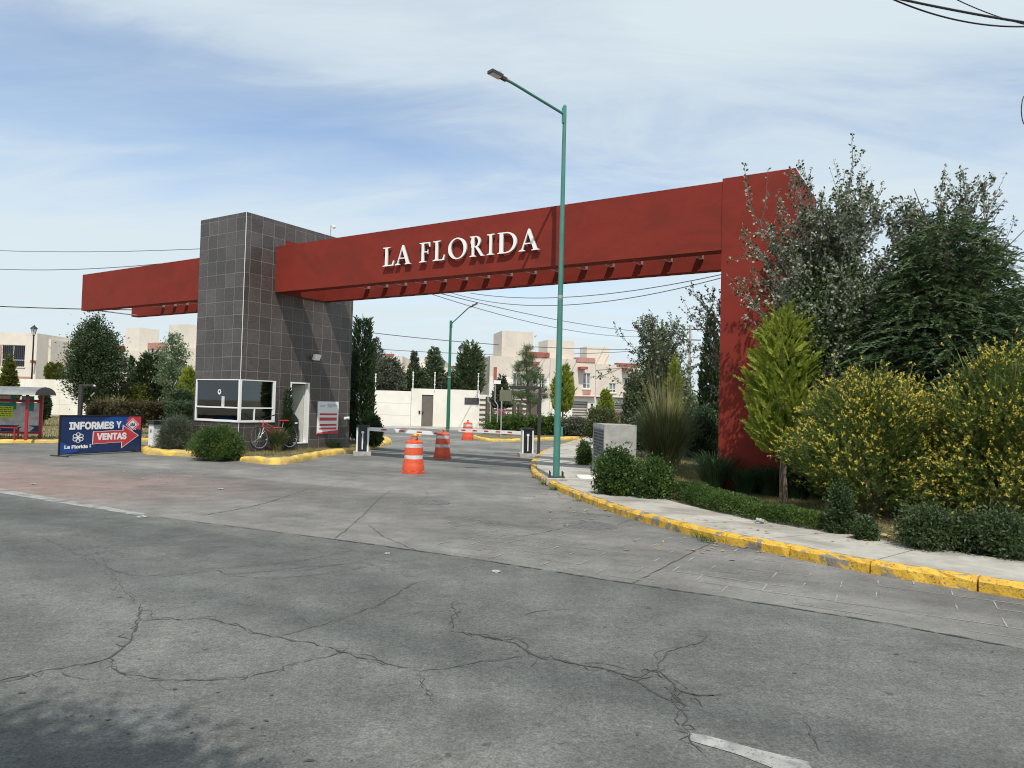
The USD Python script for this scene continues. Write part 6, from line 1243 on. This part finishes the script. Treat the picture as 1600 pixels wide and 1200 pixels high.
# big silvery tree over the pillar
def shoot_tree(name, label, loc, H, R, zmin, nb, seed, lean=(0, 0), m='leaf_poplar', leaf=.052, twigs=9, per=16, prof=None, extra=(), fill=0, fm_='leaf_poplar_green'):
    rr = np.random.default_rng(seed); prof = prof or (lambda t: np.sin(np.clip(t * .8 + .15, 0, 1) * PI) ** .8)
    t = thing(name, label, 'tree', loc); tk = MB(); tp = [A3(lean[0] * k / 5, lean[1] * k / 5, H * .86 * k / 5 - .1 * (k == 0)) + A3(*rr.normal(0, .05, 2), 0) * (k > 0) for k in range(6)]
    T = smoothline(tp, 5); tk.tube(T, np.linspace(.09, .012, len(T)), 8); P, D = [], []; bm = MB()
    def along(a, d, ln, r, k, pts=5):
        c = [a + d * ln * s + A3(0, 0, 1) * ln * .18 * s * s + rr.normal(0, ln * .02, 3) * (s > 0) for s in np.linspace(0, 1, pts)]; bm.tube(c, np.linspace(r, .003, pts), 5, False); return c
    def leaves_on(c, n, s0=.15):
        c = np.array(c); s = rr.uniform(s0, 1, n) * (len(c) - 1); i = np.minimum(s.astype(int), len(c) - 2); f = (s - i)[:, None]; p = c[i] * (1 - f) + c[i + 1] * f; d = unit(c[i + 1] - c[i]) * .5 + rr.normal(0, .7, (n, 3)) + A3(0, 0, -.15); P.append(p + unit(d) * .015); D.append(d)
    specs = []
    for k in range(nb):
        z = zmin + (H * .84 - zmin) * rr.uniform(0, 1) ** .9; a = rr.uniform(0, 2 * PI); f = (z - zmin) / (H - zmin); el = rr.uniform(.25, .75) + .5 * f
        specs.append((z, a, el, R * prof(f) * rr.uniform(.6, 1.12)))
    specs += list(extra)
    for z, a, el, ln in specs:
        b = np.array([np.interp(z, T[:, 2], T[:, j]) for j in range(3)]); d = A3(math.cos(a) * math.cos(el), math.sin(a) * math.cos(el), math.sin(el)); c = along(b, d, ln, .022, 0); leaves_on(c, int(per * 1.5), .3)
        for q_ in range(twigs):
            s = rr.uniform(.25, .98); i = s * 4; j = min(int(i), 3); b2 = c[j] + (c[j + 1] - c[j]) * (i - j); d2_ = unit(d * .8 + rr.normal(0, .6, 3) + A3(0, 0, .35)); leaves_on(along(b2, d2_, ln * rr.uniform(.18, .42) * (1.15 - .5 * s) + .08, .007, 1, 4), per)
    P, D = np.vstack(P), np.vstack(D); n = len(P)
    tk.build('trunk', 'pale_bark', t); bm.build('branches', 'pale_bark', t)
    cmv = MB().add(*leaf_mesh(P, D, leaf * rr.uniform(.6, 1.3, n), leaf * .85 * rr.uniform(.6, 1.25, n), rr))
    if fill: fm = crown_mesh(seed + 7, lambda t: np.sin(np.clip(t * .86 + .14, 0, 1) * PI) ** .7 * (1.05 - .45 * t), R * .98, zmin * .6, H * .86, fill, 46, .17, leaf * 1.05, leaf * .9, .4, .5, .9, .5, .8, 1.6, 1.0, (1, .72)); obj('crown', (fm[0] + A3(lean[0] * .5, lean[1] * .5, 0), fm[1]), fm_, t)
    cmv.build('crown', m, t); return t
def dir_shoot(z, px, py, loc, y=None): # a long shoot whose tip shows at this pixel
    tip = at(px, py, y or loc[1]) - A3(*loc) - A3(0, 0, z); tip = tip - A3(0, 0, .15 * float(np.linalg.norm(tip))); ln = float(np.linalg.norm(tip)); return (z, math.atan2(tip[1], tip[0]), math.asin(tip[2] / ln), ln * .96)
PL = (6.35, 14.15, -.05)
shoot_tree('silvery_poplar', 'tall silvery-leaved tree spreading across the red pillar', PL, 5.9, 1.8, .7, 130, 120, (.15, 0), twigs=11, per=24, leaf=.063, fill=2000, extra=[dir_shoot(3.2, 1157, 293, PL, 13.5), dir_shoot(3.0, 1160, 366, PL, 13.5), dir_shoot(2.6, 1118, 422, PL, 13.4), dir_shoot(2.9, 1180, 330, PL, 13.6), dir_shoot(3.6, 1240, 300, PL, 14.0), dir_shoot(4.2, 1248, 256, PL), dir_shoot(4.4, 1328, 236, PL), dir_shoot(4.4, 1352, 275, PL), dir_shoot(3.6, 1272, 318, PL), dir_shoot(4.0, 1300, 290, PL), dir_shoot(3.6, 1215, 340, PL, 13.2), dir_shoot(2.4, 1185, 430, PL, 13.2)])
PR = (8.1, 13.7, -.05)
shoot_tree('silvery_poplar', 'greener silvery tree rising behind the dark conifer', PR, 5.9, 1.6, 1.2, 95, 121, (.1, 0), twigs=10, per=22, leaf=.058, fill=900, extra=[dir_shoot(4.2, 1459, 280, PR), dir_shoot(4.0, 1488, 290, PR), dir_shoot(3.8, 1549, 296, PR), dir_shoot(4.0, 1392, 300, PR), dir_shoot(4.2, 1400, 330, PR)])
PF = (float(at(1030, 640, 26.5)[0]), 26.5, -.1)
shoot_tree('silvery_poplar', 'silvery leafy tree with upright shoots to the left of the red pillar', PF, 4.7, 1.75, .6, 90, 123, (.05, 0), m='leaf_poplar_far', leaf=.085, twigs=8, per=16, fill=520, extra=[dir_shoot(3.0, 964, 517, PF), dir_shoot(3.4, 987, 498, PF), dir_shoot(3.4, 1016, 503, PF), dir_shoot(3.4, 1042, 503, PF), dir_shoot(3.0, 1070, 512, PF), dir_shoot(2.2, 935, 583, PF)])
PB = (5.6, 16.6, -.05)
shoot_tree('silvery_poplar', 'silvery shoots showing left of the red pillar behind it', PB, 4.6, 1.4, 1.2, 34, 122, (-.2, 0), twigs=9, per=18, leaf=.06, extra=[dir_shoot(3.2, 1092, 452, PB), dir_shoot(3.0, 1087, 490, PB)])
# big dark conifer
cq = at(1478, 640, 12.6); g0 = float(gz(12.6)) + KH; H1 = hz(1480, 322, 12.6) - g0
cm = MB(); cprof = lambda t: np.interp(t, [0, .12, .35, .6, .8, .93, 1], [.80, .98, 1.0, .80, .50, .25, .03])
cm.add(*spray_mesh(131, cprof, 1.78, .25, H1 - .1, 4600, 22, .42, .085, .026, .25, .45, .28, .6, 2.0, .7)); cm.add(*spray_mesh(132, cprof, 1.35, .4, H1 - .3, 2200, 16, .3, .085, .028, .4, .3, .6, .5, 2.0, .7))
ct_ = thing('dark_conifer', 'big dark green conifer with drooping sprays behind the yellow-flowered shrubs', 'tree', (cq[0], 12.6, g0)); trunk_mesh(H1 * .93, .14, .02, 133, .03, 14, .35, .1, 1.2).build('trunk', 'bark', ct_); cm.build('crown', 'leaf_conifer', ct_)
cq = at(1625, 640, 13.2); cm2 = spray_mesh(134, cprof, 1.5, .2, hz(1620, 470, 13.2) - g0, 2600, 20, .36, .075, .021, .25, .45, .35, .6, 2.0, .7)
plant('dark_conifer', 'dark conifer cut by the right picture edge', 'tree', (cq[0], 13.2, g0), [('trunk', trunk_mesh(3.0, .12, .02, 135, .03, 10, .35, .1, 1.0).mesh(), 'bark'), ('crown', cm2, 'leaf_conifer')])
# yellow-flowered shrubs
def broom(label, cx, ptop, pbot, hw, y, seed, dens):
    g0 = float(gz(y)) + KH; c = at(cx, pbot, y); R = hw * y / FPX; H0 = max(hz(cx, pbot, y) - g0, .05); H1 = hz(cx, ptop, y) - g0
    t = thing('flowering_shrub', label, 'shrub', (c[0], y, g0), 0, 'yellow-flowered shrubs')
    pf = lambda t: np.interp(t, [0, .12, .42, .68, .86, 1], [.62, .95, 1.0, .80, .46, .10]); rr = np.random.default_rng(seed)
    C, rad, tt_ = blob_points(rr, int(4600 * dens), pf, R, H0, H1 - .06, seed, .26, .95, 2.6); n = len(C); d = unit(rad * .8 + A3(0, 0, 1) * (.35 + .9 * tt_[:, None]) + rr.normal(0, .3, (n, 3))); ll = .26 * rr.uniform(.5, 1.35, n) * (1 + 1.1 * tt_ * (rr.uniform(0, 1, n) < .12))
    per = 17; s = np.linspace(0, 1, per)[None, :, None]; P = (C[:, None] + d[:, None] * s * ll[:, None, None]).reshape(-1, 3); D = (d[:, None] * 1.0 + rr.normal(0, .45, (n, per, 3))).reshape(-1, 3); m = len(P)
    obj('leaves', leaf_mesh(P, D, .062 * rr.uniform(.6, 1.3, m), .0150 * rr.uniform(.7, 1.4, m), rr), 'leaf_broom', t)
    rn_ = np.linalg.norm(C[:, :2] - 0, axis=1) / R; k = (rr.uniform(0, 1, n) < np.clip((meshkit.noise(C * 2.6, seed + 3) - .24) * 2.9, .04, 1)) & (rn_ + .4 * tt_ > .42); tip = (C + d * ll[:, None])[k]; dd = d[k]; f = 9; P = (tip[:, None] + dd[:, None] * np.linspace(-.02, .02, f)[None, :, None] + rr.normal(0, .006, (len(tip), f, 3))).reshape(-1, 3); D = (dd[:, None] + rr.normal(0, .55, (len(tip), f, 3))).reshape(-1, 3); m = len(P)
    obj('flowers', leaf_mesh(P, D, .026 * rr.uniform(.7, 1.3, m), .018 * rr.uniform(.7, 1.3, m), rr), 'flower', t)
    k2 = rr.choice(np.where(tt_ > .7)[0], 40); bs = MB()
    for q_ in k2:
        a = C[q_] + d[q_] * .2; bs.tube([a, a + unit(d[q_] + A3(0, 0, .6)) * rr.uniform(.15, .34)], [.003, .006], 4)
    tag(bs.build('seed_stalks', 'reed', t), kind='stuff')
    bm = MB()
    for q_ in range(26):
        a = rr.uniform(0, 6.3); e = A3(math.cos(a) * R * .75, math.sin(a) * R * .75, H0 + (H1 - H0) * rr.uniform(.3, .8)); bm.tube(smoothline([A3(0, 0, -.05), e * A3(.25, .25, .45), e], 3), np.linspace(.022, .004, 7), 6)
    tag(bm.build('stems', 'bark', t), kind='stuff')
broom('yellow-flowered shrub next to the golden conifer', 1362, 586, 792, 118, 11.4, 141, 1.0)
broom('yellow-flowered shrub at the right picture edge', 1570, 556, 800, 128, 10.5, 142, 1.1)
# weeds along the kerb foot
mb = MB(); rr = np.random.default_rng(150)
for (px, py, n_, h) in ((852, 757, 60, .10), (868, 766, 60, .12), (838, 747, 24, .08), (905, 783, 30, .07), (1100, 842, 70, .13), (1112, 847, 40, .09), (958, 800, 14, .06), (845, 712, 14, .08)):
    q = gp(px, py); v, f = tuft_mesh(int(px), n_, h, .16, .007, .5, .14, 3); mb.add(v + A3(q[0], q[1], q[2]), f)
tag(mb.build('kerb_weeds', 'leaf_box'), kind='stuff')
# street tree beside the camera: only its shade falls into the picture
tl_ = (-1.5, -2.2, 0)
plant('street_tree', 'street tree behind the viewer whose shade falls on the lower left road corner', 'tree', tl_, [('trunk', trunk_mesh(7.6, .16, .03, 160, .06, 9, .4, .6, 1.2).mesh(), 'bark'), ('crown', crown_mesh(161, OVAL, 1.35, 6.0, 8.4, 330, 45, .18, .11, .06, .5, .6, .8, .5, .7, 1.8), 'leaf_tree')])
